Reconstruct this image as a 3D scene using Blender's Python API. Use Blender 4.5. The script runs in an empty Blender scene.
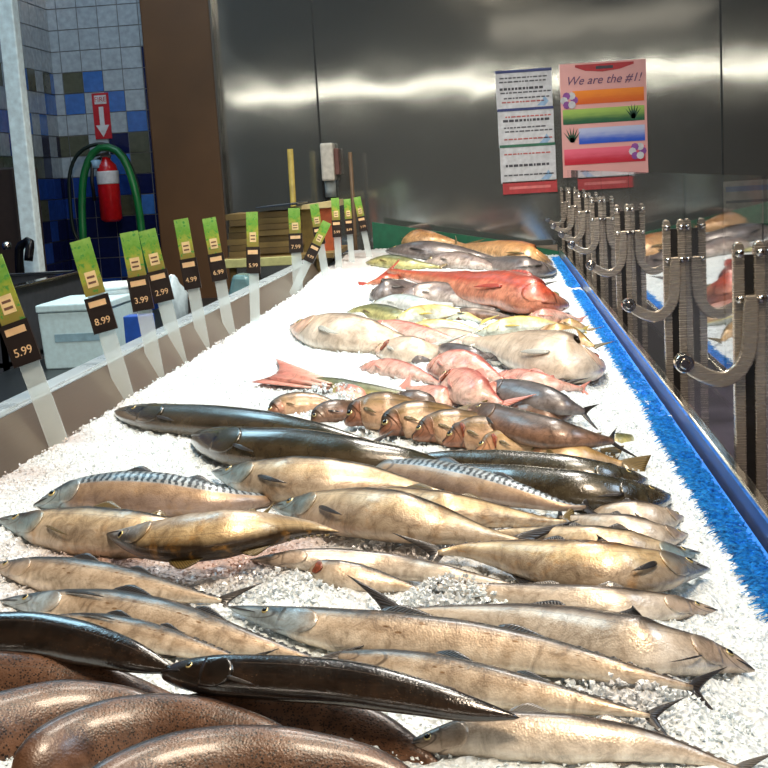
import bpy, math, random
import numpy as np
from mathutils import Vector, Matrix, noise
random.seed(7)
SC = bpy.context.scene
COL = SC.collection
R_ = math.radians

# ------------------------------------------------------------------ camera
F = 1250.0
H = 0.5
dY = Vector((498-384, 384-168, -F)).normalized()          # world +Y in camera coordinates (right, up, back)
tz = 0.06
cz = (216 - tz*114)/F
dZ = Vector((-tz, 1, cz)); dZ = (dZ - dY*dZ.dot(dY)).normalized()
dX = dY.cross(dZ).normalized()
WC = Matrix((dX, dY, dZ))                                   # world_from_cam
CAMP = Vector((0, 0, H))
cam_d = bpy.data.cameras.new('camera'); cam = bpy.data.objects.new('camera', cam_d); COL.objects.link(cam)
cam.matrix_world = Matrix.Translation(CAMP) @ WC.to_4x4()
cam_d.sensor_width = 36; cam_d.lens = 36*F/768; cam_d.clip_start = .05; cam_d.clip_end = 200
SC.camera = cam
def ray(px, py): return (WC @ Vector((px-384, 384-py, -F))) / F
def at_y(px, py, Y): r = ray(px, py); return CAMP + r*(Y/r.y)
def at_x(px, py, X): r = ray(px, py); return CAMP + r*(X/r.x)
def at_z(px, py, Z): r = ray(px, py); return CAMP + r*((Z-H)/r.z)

WALL = 8.0
XL, XR = -0.935, 0.338
MOUNDS = []
def sstep(a, b, x):
    t = min(1, max(0, (x-a)/(b-a))); return t*t*(3-2*t)
def ice0(X, Y):
    z = -0.03*sstep(.08, .3, X)
    z += .06*sstep(5.2, 7.4, Y)*sstep(.35, -.5, X)
    z += .012*noise.noise(Vector((X*2.3, Y*1.7, 3.1)))*sstep(.3, .15, X)
    return z
for (px, py, r, a) in [(275,588,.10,.022),(420,545,.09,.02),(340,395,.10,.02),(320,425,.1,.014),(450,598,.06,.012),(150,560,.1,.008),(640,700,.08,.014),(390,440,.12,.012),(560,395,.1,.01)]:
    p = at_z(px, py, 0); MOUNDS.append((p.x, p.y, r*max(1, p.y/1.6), a))
def ice(X, Y):
    z = ice0(X, Y)
    for mx, my, r, a in MOUNDS:
        d = ((X-mx)**2 + (Y-my)**2)/(r*r)
        if d < 6: z += a*math.exp(-d)
    return z
def on_ice(px, py, off=0.0):
    z = off
    for _ in range(12):
        p = at_z(px, py, z); p.y = min(max(p.y, .3), 7.7)
        z = z*.4 + .6*(ice(p.x, p.y)+off)
    return at_z(px, py, z)

# ------------------------------------------------------------------ materials
def lin(c):
    return tuple((x/12.92 if x <= .04045 else ((x+.055)/1.055)**2.4) for x in c) + (1,)
def hx(s): return lin(tuple(int(s[i:i+2], 16)/255 for i in (0, 2, 4)))
class NT:
    def __init__(s, name):
        s.m = bpy.data.materials.new(name); s.m.use_nodes = True; s.t = s.m.node_tree; s.t.nodes.clear()
        s.out = s.t.nodes.new('ShaderNodeOutputMaterial')
    def n(s, typ, **kw):
        nd = s.t.nodes.new('ShaderNode'+typ)
        for k, v in kw.items():
            if k.startswith('i_'):
                key = k[2:]
                key = int(key) if key.isdigit() else key.replace('_', ' ')
                s.set(nd.inputs[key], v)
            else: setattr(nd, k, v)
        return nd
    def set(s, sock, v):
        if isinstance(v, bpy.types.NodeSocket): s.t.links.new(v, sock)
        elif isinstance(v, bpy.types.Node): s.t.links.new(v.outputs[0], sock)
        else: sock.default_value = v
    def math(s, op, a, b=0.0, c=None, clamp=False):
        nd = s.t.nodes.new('ShaderNodeMath'); nd.operation = op; nd.use_clamp = clamp
        s.set(nd.inputs[0], a); s.set(nd.inputs[1], b)
        if c is not None: s.set(nd.inputs[2], c)
        return nd.outputs[0]
    def mix(s, f, a, b, mode='MIX'):
        nd = s.t.nodes.new('ShaderNodeMix'); nd.data_type = 'RGBA'; nd.blend_type = mode; nd.clamp_factor = True
        s.set(nd.inputs[0], f); s.set(nd.inputs[6], a); s.set(nd.inputs[7], b)
        return nd.outputs[2]
    def ramp(s, f, stops, interp='LINEAR'):
        nd = s.t.nodes.new('ShaderNodeValToRGB'); cr = nd.color_ramp; cr.interpolation = interp
        while len(cr.elements) < len(stops): cr.elements.new(.5)
        for e, (p, c) in zip(cr.elements, stops):
            e.position = p; e.color = c if len(c) == 4 else tuple(c)+(1,)
        s.set(nd.inputs[0], f); return nd.outputs[0]
    def step(s, f, a, b):
        nd = s.t.nodes.new('ShaderNodeMapRange'); nd.interpolation_type = 'SMOOTHSTEP'
        s.set(nd.inputs[0], f); nd.inputs[1].default_value = a; nd.inputs[2].default_value = b
        return nd.outputs[0]
    def noise(s, vec, scale, detail=3, rough=.5, dist=0.0):
        nd = s.t.nodes.new('ShaderNodeTexNoise'); s.set(nd.inputs['Vector'], vec)
        nd.inputs['Scale'].default_value = scale; nd.inputs['Detail'].default_value = detail
        nd.inputs['Roughness'].default_value = rough; nd.inputs['Distortion'].default_value = dist
        return nd.outputs[0]
    def bsdf(s, color, rough=.5, metal=0.0, bump=None, bstr=.3, bdist=.01, **kw):
        b = s.n('BsdfPrincipled'); s.set(b.inputs['Base Color'], color); s.set(b.inputs['Roughness'], rough); s.set(b.inputs['Metallic'], metal)
        for k, v in kw.items(): s.set(b.inputs[k.replace('_', ' ')], v)
        if bump is not None:
            bm = s.n('Bump'); bm.inputs['Strength'].default_value = bstr; bm.inputs['Distance'].default_value = bdist
            s.set(bm.inputs['Height'], bump); s.set(b.inputs['Normal'], bm)
        s.t.links.new(b.outputs[0], s.out.inputs[0]); return b

def plain(name, col, rough=.5, metal=0.0, var=.12, scale=30, **kw):
    t = NT(name); tc = t.n('TexCoord'); nz = t.noise(tc.outputs['Object'], scale, 4)
    c = hx(col) if isinstance(col, str) else col
    dk = tuple(x*(1-var*1.6) for x in c[:3])+(1,); lt = tuple(min(1, x*(1+var)) for x in c[:3])+(1,)
    t.bsdf(t.ramp(nz, [(.3, dk), (.7, lt)]), rough, metal, bump=nz, bstr=.08, bdist=.002, **kw)
    return t.m

def fish_mat(name, dorsal, flank, belly, head=None, spots=None, stripes=None, lines=None, blotch=None, rough=.34, metal=.30,
             edge=(.30, .50, .68, .86), coat=.25, spot_scale=(60, 14), spot_r=.18, spot_v=(0, 1), blush=None, mott=.4):
    t = NT(name); tc = t.n('TexCoord'); sep = t.n('SeparateXYZ'); t.set(sep.inputs[0], tc.outputs['UV'])
    u, v = sep.outputs[0], sep.outputs[1]; ob = tc.outputs['Object']
    n1 = t.noise(ob, 28, 5, .6); n2 = t.noise(ob, 140, 4, .6)
    vv = t.math('ADD', v, t.math('MULTIPLY', t.math('SUBTRACT', n1, .5), .22))
    col = t.ramp(vv, [(edge[0], hx(belly)), (edge[1], hx(flank)), (edge[2], hx(flank)), (edge[3], hx(dorsal))])
    oi = t.n('ObjectInfo')
    mcol = t.mix(t.math('MULTIPLY', t.step(n1, .52, .7), mott), col, hx(blotch or dorsal))
    col = t.mix(.9, col, mcol)
    if blush:
        col = t.mix(t.math('MULTIPLY', t.step(t.noise(ob, 14, 3, .5), .5, .66), .6), col, hx(blush))
    def uvv(su, sv):
        c = t.n('CombineXYZ'); t.set(c.inputs[0], t.math('MULTIPLY', u, su)); t.set(c.inputs[1], t.math('MULTIPLY', v, sv)); return c.outputs[0]
    if stripes:
        w = t.math('SINE', t.math('ADD', t.math('MULTIPLY', u, 250.0), t.math('ADD', t.math('MULTIPLY', t.noise(uvv(30, 9), 1.0, 2), 6.0), t.math('MULTIPLY', v, 5.0))))
        m = t.math('MULTIPLY', t.step(w, -.1, .25), t.step(v, .56, .62)); m = t.math('MULTIPLY', m, t.step(u, .17, .22))
        col = t.mix(t.math('MULTIPLY', t.step(v, .54, .60), .85), col, hx('9aa6ad')); col = t.mix(m, col, hx(stripes))
        col = t.mix(t.step(v, .95, .985), col, hx(stripes))
    if lines:
        w = t.math('SINE', t.math('MULTIPLY', v, 46.0))
        m = t.math('MULTIPLY', t.step(w, .2, .8), t.step(v, .42, .55)); m = t.math('MULTIPLY', m, t.step(u, .26, .32))
        col = t.mix(t.math('MULTIPLY', m, .6), col, hx(lines))
    if spots:
        vo = t.n('TexVoronoi'); t.set(vo.inputs['Vector'], uvv(*spot_scale)); vo.inputs['Scale'].default_value = 1
        m = t.math('SUBTRACT', 1.0, t.step(vo.outputs['Distance'], spot_r, spot_r+.14))
        m = t.math('MULTIPLY', m, t.math('MULTIPLY', t.step(v, spot_v[0], spot_v[0]+.1), t.math('SUBTRACT', 1.0, t.step(v, spot_v[1]-.05, spot_v[1]+.05))))
        col = t.mix(t.math('MULTIPLY', m, t.step(u, .2, .25)), col, hx(spots))
    if head:
        hm = t.math('SUBTRACT', 1.0, t.step(t.math('ADD', u, t.math('MULTIPLY', n1, .06)), .16, .22))
        hc = t.mix(t.step(t.math('ADD', v, t.math('MULTIPLY', n1, .5)), .7, .95), hx(head[0]), hx(head[1]))
        col = t.mix(t.math('MULTIPLY', hm, .92), col, hc)
    if head:
        vq = t.math('SUBTRACT', v, .5); v2 = t.math('MULTIPLY', t.math('MULTIPLY', vq, vq), .35)
        for u0, wd in ((.118, .004), (.205, .006)):
            ar = t.math('ABSOLUTE', t.math('SUBTRACT', t.math('ADD', t.math('ADD', u, v2), t.math('MULTIPLY', n1, .012)), u0))
            col = t.mix(t.math('MULTIPLY', t.math('SUBTRACT', 1.0, t.step(ar, wd*.4, wd*1.6)), .6), col, hx('3a302a'))
        jaw = t.math('MULTIPLY', t.math('SUBTRACT', 1.0, t.step(u, .015, .07)), t.step(t.math('ADD', v, t.math('MULTIPLY', n2, .2)), .3, .45))
        col = t.mix(t.math('MULTIPLY', jaw, .8), col, hx('25262a'))
    n3 = t.noise(uvv(14, 7), 1.0, 5, .65, .4)
    col = t.mix(t.math('MULTIPLY', t.step(n3, .56, .72), mott), col, hx(blotch or dorsal))
    n4 = t.noise(ob, 42, 7, .72, .8); n5 = t.noise(ob, 11, 3, .5)
    g = t.ramp(n4, [(.36, (.38, .33, .29)), (.47, (.80, .76, .72)), (.58, (1.1, 1.1, 1.1))])
    col = t.mix(min(1, mott*1.5), col, t.mix(1.0, col, g, 'MULTIPLY'))
    g = t.ramp(n5, [(.38, (.72, .70, .68)), (.6, (1.08, 1.08, 1.08))]); col = t.mix(.8, col, t.mix(1.0, col, g, 'MULTIPLY'))
    # lateral line and scale pattern
    ll = t.math('SUBTRACT', 1.0, t.step(t.math('ABSOLUTE', t.math('SUBTRACT', v, .66)), .004, .016))
    col = t.mix(t.math('MULTIPLY', t.math('MULTIPLY', ll, t.step(u, .2, .24)), .35), col, hx('5c5148'))
    sc = t.n('TexVoronoi'); t.set(sc.inputs['Vector'], ob); sc.inputs['Scale'].default_value = 420
    bh = t.math('ADD', t.math('MULTIPLY', n2, 1.0), t.math('ADD', t.math('MULTIPLY', sc.outputs['Distance'], .35), t.math('MULTIPLY', n1, .9)))
    rr = t.math('ADD', rough-.08, t.math('MULTIPLY', n2, .2))
    t.bsdf(col, rr, metal, bump=bh, bstr=.22, bdist=.003, Coat_Weight=coat, Coat_Roughness=.14)
    return t.m

M = {}
M['spanish'] = fish_mat('spanish_skin', '302e2b', 'cdb89f', 'e4d6c2', edge=(.2,.42,.60,.82), head=('b3a08c', '474e52'), spots='8c6a44', spot_scale=(26, 8), spot_r=.13, spot_v=(.35, .8), blotch='8f6f4a', mott=.5)
M['bluehead'] = fish_mat('blue_head_skin', '302e2b', 'cdb89f', 'e4d6c2', edge=(.2,.42,.60,.82), head=('a3b7c2', '3c505c'), spots='8c6a44', spot_scale=(26, 8), spot_r=.13, spot_v=(.35, .8), blotch='8f6f4a', mott=.5)
M['silver'] = fish_mat('silver_skin', '3a322c', 'd6c6b2', 'ece2d3', edge=(.2,.42,.60,.82), head=('bfab98', '4f4841'), blotch='8f7355', mott=.45)
M['cream'] = fish_mat('cream_skin', '3d2d1a', 'd6bc90', 'b5a48e', head=('858c90', '1d2226'), blotch='c08a3e', mott=.55)
M['creamblue'] = fish_mat('cream_blue_skin', '221d14', 'd3bd9a', 'bfae98', head=('7b969e', '0e161a'), blotch='b58a55', mott=.5)
M['tiger'] = fish_mat('tiger_skin', '4a5860', 'b3987c', '9f8b7e', head=('8fa3aa', '1f2d33'), stripes='1b2830', blotch='b08a58', mott=.35, edge=(.2, .4, .62, .72))
M['dark'] = fish_mat('dark_skin', '12140c', '302f20', '4a4030', blotch='4a3c24', mott=.4, rough=.2, metal=.1, coat=.8)
M['olive'] = fish_mat('dark_olive_skin', '23241c', '3d3a2c', '4a4232', blotch='1c1710', mott=.6, rough=.24, metal=.1, coat=.7)
M['eel'] = fish_mat('black_skin', '06080a', '1b1612', '2a211a', blotch='3c2c20', mott=.5, spots='453426', spot_scale=(90, 18), spot_r=.1, rough=.16, metal=.05, coat=.8)
M['speck'] = fish_mat('speckled_skin', '232b34', '5e4230', '6f4f3a', spots='1a110c', spot_scale=(110, 26), spot_r=.26, blotch='452e20', mott=.6, rough=.36, metal=.05, coat=.2, edge=(.2, .4, .88, .97))
M['bass'] = fish_mat('bass_skin', '372a17', '8d6f40', 'd3ae8e', head=('a8745c', '35291b'), lines='54431f', blotch='5b4522', mott=.5, metal=.15, blush='d3a184')
M['goldbass'] = fish_mat('golden_bass_skin', '65501f', 'bb965a', 'dfc09a', head=('d9a27c', '7d6238'), blotch='8d6d35', mott=.35, metal=.15)
M['brown'] = fish_mat('brown_skin', '2c221b', '5e4a3b', '8a6a56', blotch='241a14', mott=.6, metal=.1)
M['red'] = fish_mat('red_skin', '7c2415', 'b34a30', 'd08a6e', blotch='933324', mott=.5, metal=.1)
M['pink'] = fish_mat('pink_skin', 'a85a50', 'dfa494', 'e9c8ba', head=('efb3a4', 'a8555a'), blotch='d6746c', mott=.5, metal=.05)
M['white'] = fish_mat('white_skin', '6f6152', 'd3bfa8', 'e6d8c6', head=('e8bda5', '8e6e5c'), blotch='d3b99c', mott=.35, metal=.1)
M['grey'] = fish_mat('grey_skin', '403938', '857772', 'c9bcb4', blotch='5d5350', mott=.5, metal=.1)
M['charcoal'] = fish_mat('charcoal_skin', '2e2c2c', '575152', '7d7573', blotch='2a2525', mott=.5, metal=.1)
M['yellow'] = fish_mat('yellow_skin', 'b8962c', 'd9cf8e', 'd3dcd0', blotch='d8c56a', mott=.4, metal=.1)
M['paleblue'] = fish_mat('pale_blue_skin', '6f7674', 'b7c6c8', 'd6d8d2', blotch='c3d4d4', mott=.3, metal=.15)
M['green'] = fish_mat('olive_green_skin', '2f3828', '74784c', 'c2bd80', blotch='4b5238', mott=.5, metal=.1)
M['tan'] = fish_mat('tan_skin', '8f5326', 'bf8f5a', 'd3aa7a', blotch='b06a3c', mott=.5, metal=.1)
M['bury'] = fish_mat('pink_tail_skin', 'c98072', 'd99482', 'f0c4b4', blotch='d98877', mott=.4, metal=0.0)
M['fin_dark'] = None
def fin_mat(name, a, b, rough=.35):
    t = NT(name); tc = t.n('TexCoord'); sep = t.n('SeparateXYZ'); t.set(sep.inputs[0], tc.outputs['UV'])
    w = t.math('SINE', t.math('MULTIPLY', sep.outputs[0], 90.0))
    nz = t.noise(tc.outputs['Object'], 60, 3)
    col = t.mix(t.step(w, -.2, .8), hx(a), hx(b)); col = t.mix(t.math('MULTIPLY', nz, .4), col, hx(a))
    t.bsdf(col, rough, .05, bump=w, bstr=.3, bdist=.001, Coat_Weight=.3)
    return t.m
FM = {'dark': fin_mat('dark_fin', '1d1a18', '3d342e'), 'grey': fin_mat('grey_fin', '54504a', '867c70'), 'olive': fin_mat('olive_fin', '4b3e22', '85703f'),
      'pink': fin_mat('pink_fin', 'c97a6c', 'eab3a2'), 'red': fin_mat('red_fin', '8b2c1e', 'bd5540'), 'yellow': fin_mat('yellow_fin', 'b59c34', 'd9cc7a'),
      'pale': fin_mat('pale_fin', '9fa39c', 'd3cfc4')}
SKINFIN = dict(bluehead='dark', spanish='dark', silver='grey', cream='olive', creamblue='dark', tiger='dark', dark='dark', olive='dark', eel='dark', speck='dark',
               bass='olive', goldbass='olive', brown='dark', red='red', pink='pink', white='pale', grey='grey', charcoal='dark', yellow='yellow',
               paleblue='pale', green='olive', tan='olive', bury='pink')
M['iris'] = plain('eye_gold', 'b9a873', .12, .3); M['pupil'] = plain('eye_black', '0a0a0c', .06); M['irisred'] = plain('eye_red', 'b5543c', .15)
M['mouth'] = plain('mouth_dark', '2a2422', .3)
M['gillred'] = plain('gill_red', '8a4a34', .25, 0, .5, 120)

# ------------------------------------------------------------------ mesh helpers
def mesh_obj(name, verts, faces, mat, parent=None, loc=None, uv=None, smooth=True, matidx=None, mats=None):
    me = bpy.data.meshes.new(name)
    L = Vector(loc) if loc is not None else Vector((0, 0, 0))
    me.from_pydata([tuple(Vector(v)-L) for v in verts], [], faces)
    for m in (mats or [mat]): me.materials.append(m)
    if uv is not None:
        ul = me.uv_layers.new(name='UVMap'); idx = np.empty(len(me.loops), dtype=np.int32); me.loops.foreach_get('vertex_index', idx)
        ul.data.foreach_set('uv', np.array(uv, dtype=np.float32)[idx].ravel())
    if matidx is not None: me.polygons.foreach_set('material_index', matidx)
    if smooth: me.polygons.foreach_set('use_smooth', [True]*len(me.polygons))
    me.update()
    o = bpy.data.objects.new(name, me); COL.objects.link(o)
    if parent is not None: o.parent = parent
    elif loc is not None: o.location = L
    return o
def tag(o, label=None, cat=None, group=None, kind=None):
    if label: o['label'] = label
    if cat: o['category'] = cat
    if group: o['group'] = group
    if kind: o['kind'] = kind
    return o
def empty(name, loc, rot=None):
    o = bpy.data.objects.new(name, None); o.empty_display_size = .05; o.location = loc
    COL.objects.link(o); return o
class MB:
    def __init__(s): s.v = []; s.f = []; s.uv = []
    def add(s, vs, fs, uv=None):
        b = len(s.v); s.v += [Vector(x) for x in vs]; s.f += [tuple(i+b for i in f) for f in fs]; return s
    def box(s, a, b):
        x0, y0, z0 = [min(p, q) for p, q in zip(a, b)]; x1, y1, z1 = [max(p, q) for p, q in zip(a, b)]
        return s.add([(x0,y0,z0),(x1,y0,z0),(x1,y1,z0),(x0,y1,z0),(x0,y0,z1),(x1,y0,z1),(x1,y1,z1),(x0,y1,z1)],
                     [(0,3,2,1),(4,5,6,7),(0,1,5,4),(1,2,6,5),(2,3,7,6),(3,0,4,7)])
    def hexa(s, p):   # 8 points, same order as box
        return s.add(p, [(0,3,2,1),(4,5,6,7),(0,1,5,4),(1,2,6,5),(2,3,7,6),(3,0,4,7)])
    def tube(s, pts, r, n=10, caps=True):
        pts = [Vector(p) for p in pts]; rs = r if isinstance(r, (list, tuple)) else [r]*len(pts)
        vs = []; fs = []; up = None
        for i, p in enumerate(pts):
            t = (pts[min(i+1, len(pts)-1)]-pts[max(i-1, 0)]).normalized()
            if up is None: up = Vector((0, 0, 1)) if abs(t.z) < .9 else Vector((1, 0, 0))
            a = (up-t*up.dot(t)).normalized(); b = t.cross(a); up = a
            for k in range(n):
                q = 2*math.pi*k/n; vs.append(p+(a*math.cos(q)+b*math.sin(q))*rs[i])
        for i in range(len(pts)-1):
            for k in range(n):
                fs.append((i*n+k, i*n+(k+1) % n, (i+1)*n+(k+1) % n, (i+1)*n+k))
        if caps: fs.append(tuple(range(n))[::-1]); fs.append(tuple((len(pts)-1)*n+k for k in range(n)))
        return s.add(vs, fs)
    def build(s, name, mat, parent=None, loc=None, smooth=False, bevel=0):
        if loc is None and parent is not None: loc = parent.matrix_world.translation if False else parent.location
        if loc is None:
            c = sum(s.v, Vector())/len(s.v); c.z = min(v.z for v in s.v); loc = c
        o = mesh_obj(name, s.v, s.f, mat, parent, loc, smooth=smooth)
        if bevel:
            bv = o.modifiers.new('bevel', 'BEVEL'); bv.width = bevel; bv.segments = 2; bv.limit_method = 'ANGLE'
        return o
def prism(poly, d):
    """extrude a polygon (list of Vectors) by vector d"""
    n = len(poly); vs = [Vector(p) for p in poly]+[Vector(p)+d for p in poly]
    fs = [tuple(range(n))[::-1], tuple(range(n, 2*n))]+[(i, (i+1) % n, (i+1) % n+n, i+n) for i in range(n)]
    return vs, fs
def orient(o):
    import bmesh
    bm = bmesh.new(); bm.from_mesh(o.data); bmesh.ops.recalc_face_normals(bm, faces=bm.faces); bm.to_mesh(o.data); bm.free()

# ------------------------------------------------------------------ fish
PROF = {
 'slim': [(0,.03),(.03,.22),(.09,.48),(.18,.78),(.32,1),(.5,.98),(.68,.74),(.84,.4),(.95,.17),(1,.11)],
 'deep': [(0,.08),(.04,.34),(.12,.68),(.25,.96),(.4,1),(.6,.82),(.8,.44),(.93,.23),(1,.2)],
 'long': [(0,.12),(.015,.36),(.06,.7),(.15,.93),(.35,1),(.6,.92),(.8,.66),(.94,.32),(1,.2)],
}
def interp(tab, x):
    for (a, p), (b, q) in zip(tab, tab[1:]):
        if x <= b:
            t = (x-a)/(b-a); return p+(q-p)*t
    return tab[-1][1]
def smooth_prof(tab, x):
    return (interp(tab, max(0, x-.02))+2*interp(tab, x)+interp(tab, min(1, x+.02)))/4 if .02 < x < .98 else interp(tab, x)
def catmull(P, n):
    P = [Vector(p) for p in P]; Q = [P[0]*2-P[1]]+P+[P[-1]*2-P[-2]]; out = []
    seg = len(P)-1
    for k in range(n+1):
        x = k/n*seg; i = min(int(x), seg-1); t = x-i; a, b, c, d = Q[i:i+4]
        out.append(.5*((2*b)+(c-a)*t+(2*a-5*b+4*c-d)*t*t+(3*b-3*c+d-a)*t**3))
    return out
def resample(P, n):
    L = [0]
    for a, b in zip(P, P[1:]): L.append(L[-1]+(b-a).length)
    out = []; j = 0
    for k in range(n+1):
        x = L[-1]*k/n
        while j < len(L)-2 and L[j+1] < x: j += 1
        t = (x-L[j])/max(1e-9, L[j+1]-L[j]); out.append(P[j].lerp(P[j+1], t))
    return out

class Fish:
    def __init__(s, kind, skin, pts, hpx, label, dor='u', base=0.0, shape='slim', tilt=38, thick=.62, tail='fork', tlen=1.0, fins='mack',
                 eye=True, sink=.12, group=None, fin=None, face=True, bend=0, gill=False, eyeskin=None, pec=None):
        N, K = (56, 28) if hpx > 20 else (36, 18)
        prof = PROF[shape]; rho = R_(tilt)
        px = resample(catmull([Vector((p[0], p[1], 0)) for p in pts], 60), N)
        mid = on_ice(px[N//2].x, px[N//2].y, .02+base)
        depth = (mid-CAMP).dot(WC @ Vector((0, 0, -1))); theta = math.atan((H-mid.z)/max(.1, mid.y))
        w = hpx*depth/F/max(.35, math.sin(theta+rho)); s.w = w
        T = w*thick/2
        C = []
        for i in range(N+1):
            p = smooth_prof(prof, i/N); ve = math.hypot(w/2*math.sin(rho)*p, T*math.cos(rho)*p)
            C.append(on_ice(px[i].x, px[i].y, base+ve*(1-sink)+w*.04*(i/N)))
        # smooth the depth along the fish
        for _ in range(6): C = [C[0]]+[(C[i-1]+C[i]*2+C[i+1])/4 for i in range(1, N)]+[C[-1]]
        s.blunt = tail is None; s.C, s.N, s.prof, s.T = C, N, prof, T; s.fr = []
        for i in range(N+1):
            t = (C[min(N, i+1)]-C[max(0, i-1)]).normalized()
            th = Vector((t.x, t.y, 0)).normalized(); n = Vector((-th.y, th.x, 0))
            if n.y < 0: n = -n
            d = n*math.cos(rho)+Vector((0, 0, 1))*math.sin(rho)
            l = Vector((0, 0, 1))*math.cos(rho)-n*math.sin(rho)
            d = (d-t*d.dot(t)).normalized(); l = (l-t*l.dot(t)-d*l.dot(d)).normalized()
            if dor == 'd': d = -d
            s.fr.append((t, d, l))
        s.L = sum((C[i+1]-C[i]).length for i in range(N))
        loc = Vector((C[N//2].x, C[N//2].y, min(c.z for c in C)-T*.6)); s.loc = loc
        s.root = empty(kind, loc); tag(s.root, label, 'fish', group)
        vs = []; uv = []; fs = []
        for i in range(N+1):
            for k in range(K):
                q = 2*math.pi*k/K; vs.append(s.surf(i/N, q)); uv.append((i/N, .5+.5*math.sin(q)))
        for i in range(N):
            for k in range(K): fs.append((i*K+k, i*K+(k+1) % K, (i+1)*K+(k+1) % K, (i+1)*K+k))
        a = len(vs); vs.append(C[0]-s.fr[0][0]*w*.02); uv.append((0, .5)); vs.append(C[-1]); uv.append((1, .5))
        for k in range(K): fs.append((a, (k+1) % K, k)); fs.append((a+1, N*K+k, N*K+(k+1) % K))
        b = mesh_obj('body', vs, fs, M[skin], s.root, loc, uv=uv); orient(b)
        fm = FM[fin or SKINFIN[skin]]; s.fm = fm
        if tail: s.tailfin(tail, tlen)
        if fins == 'mack':
            s.ridge('dorsal_fin', .30, .44, .30, 1, 1.2); s.ridge('second_dorsal_fin', .56, .68, .20, 1, .9); s.ridge('anal_fin', .60, .70, .18, -1, .9)
            if hpx > 24:
                for j in range(6): s.ridge('finlet', .73+.04*j, .755+.04*j, .07, 1, 1.0)
        elif fins == 'bass':
            s.ridge('dorsal_fin', .30, .56, .22, 1, .7); s.ridge('second_dorsal_fin', .60, .80, .18, 1, .8); s.ridge('anal_fin', .62, .78, .2, -1, .9)
            s.pectoral(.30, -.3, .14, .14)
        elif fins == 'long':
            s.ridge('dorsal_fin', .35, .8, .10, 1, .6); s.pectoral(.2, -.4, .08, .12)
        elif fins == 'pec':
            s.pectoral(.25, -.35, .12, .12)
        if pec: s.pectoral(*pec)
        if face:
            s.mouth(); 
            if eye: s.eye(skin, eyeskin)
            if hpx > 15: s.gillcover(skin)
        if gill: s.gill()
    def frame(s, x):
        x = min(1, max(0, x))*s.N; i = min(int(x), s.N-1); t = x-i
        return s.C[i].lerp(s.C[i+1], t), [a.lerp(b, t) for a, b in zip(s.fr[i], s.fr[i+1])]
    def surf(s, x, q, off=0.0):
        c, (t, d, l) = s.frame(x); p = smooth_prof(s.prof, min(1, max(0, x)))
        if s.blunt and x > .86: p *= math.sqrt(max(.0004, 1-((min(x, 1)-.86)/.14)**2))
        a = math.sin(q); b = math.cos(q); bb = math.copysign(abs(b)**.85, b)
        hh = s.w/2*p*(1.0 if a > 0 else 1.0+.10*math.sin(math.pi*min(1, x*1.3))); tt = s.T*p**.8
        return c+d*(a*(hh+off))+l*(bb*(tt+off))
    def sheet(s, name, grid, mat, th=.0012):
        n = len(grid); m = len(grid[0]); vs = [p for r in grid for p in r]; uv = [(j/(m-1), i/(n-1)) for i in range(n) for j in range(m)]
        fs = [(i*m+j, i*m+j+1, (i+1)*m+j+1, (i+1)*m+j) for i in range(n-1) for j in range(m-1)]
        o = mesh_obj(name, vs, fs, mat, s.root, s.loc, uv=uv)
        md = o.modifiers.new('solid', 'SOLIDIFY'); md.thickness = th*max(1, s.w/.06); md.offset = 0
        return o
    def tailfin(s, typ, tl):
        c, (t, d, l) = s.frame(1.0); t = s.fr[-1][0]; w = s.w; ln = w*.85*tl; sp = w*.62
        G = []
        for i in range(7):
            r = i/6; row = []
            for j in range(13):
                a = -1+2*j/12
                if typ == 'fork': reach = .30+.70*abs(a)**1.3; spread = a*sp*max(1, tl*.8)*(r**.85)
                elif typ == 'fan': reach = 1-.12*(1-abs(a)); spread = a*sp*.85*max(1, tl*.75)*(r**.8)
                else: reach = .8*(1-.3*abs(a)); spread = a*sp*.45*(r**.6)
                base = a*w*.055
                row.append(c-t*w*.10+t*(ln*reach*r)+d*(base+spread)+l*(math.sin(r*3+a*2)*w*.03-r*w*.05))
            G.append(row)
        s.sheet('tail_fin', G, s.fm)
    def ridge(s, name, a, b, h, sgn, lean):
        G = []; n = 9
        for i in range(5):
            r = i/4; row = []
            for j in range(n):
                f = j/(n-1); x = a+(b-a)*f
                c, (t, d, l) = s.frame(x); p = smooth_prof(s.prof, x)
                hh = h*s.w*(1-f)**.8*(.35+.65*min(1, f*5+.15)) if f < 1 else 0.0
                hh = max(hh, .002)
                row.append(c+d*(sgn*(s.w/2*p*.93+hh*r))+t*(hh*r*lean))
            G.append(row)
        s.sheet(name, G, s.fm)
    def pectoral(s, x, v, ln, wd):
        q = math.asin(v); G = []; ln = ln*s.L; wd = wd*s.w
        for i in range(8):
            r = i/7; row = []
            xx = x+r*ln/s.L
            for j in range(5):
                a = -1+2*j/4; wdt = wd*(.35*(1-r)+1.15*r**.5*(1-r)**.8)
                qq = q+a*wdt/s.w-.25*r
                row.append(s.surf(xx, qq, .002+.05*s.w*math.sin(r*2.2)))
            G.append(row)
        s.sheet('pectoral_fin', G, s.fm, .0008)
    def gillcover(s, skin):
        G = []
        for i in range(9):
            r = i/8; row = []
            for j in range(11):
                a = -1+2*j/10
                x0 = .125; x1 = .125+.085*math.sqrt(max(0, 1-a*a*.9))
                x = x0+(x1-x0)*r; q = a*.85-.12
                row.append(s.surf(x, q, .0003+.009*s.w*r**1.5))
            G.append(row)
        o = s.sheet('gill_cover', G, M[skin], .0012)
        ul = o.data.uv_layers[0]
        for lo in ul.data: lo.uv = (.12+.04*lo.uv[1], .25+.5*lo.uv[0])
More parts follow.
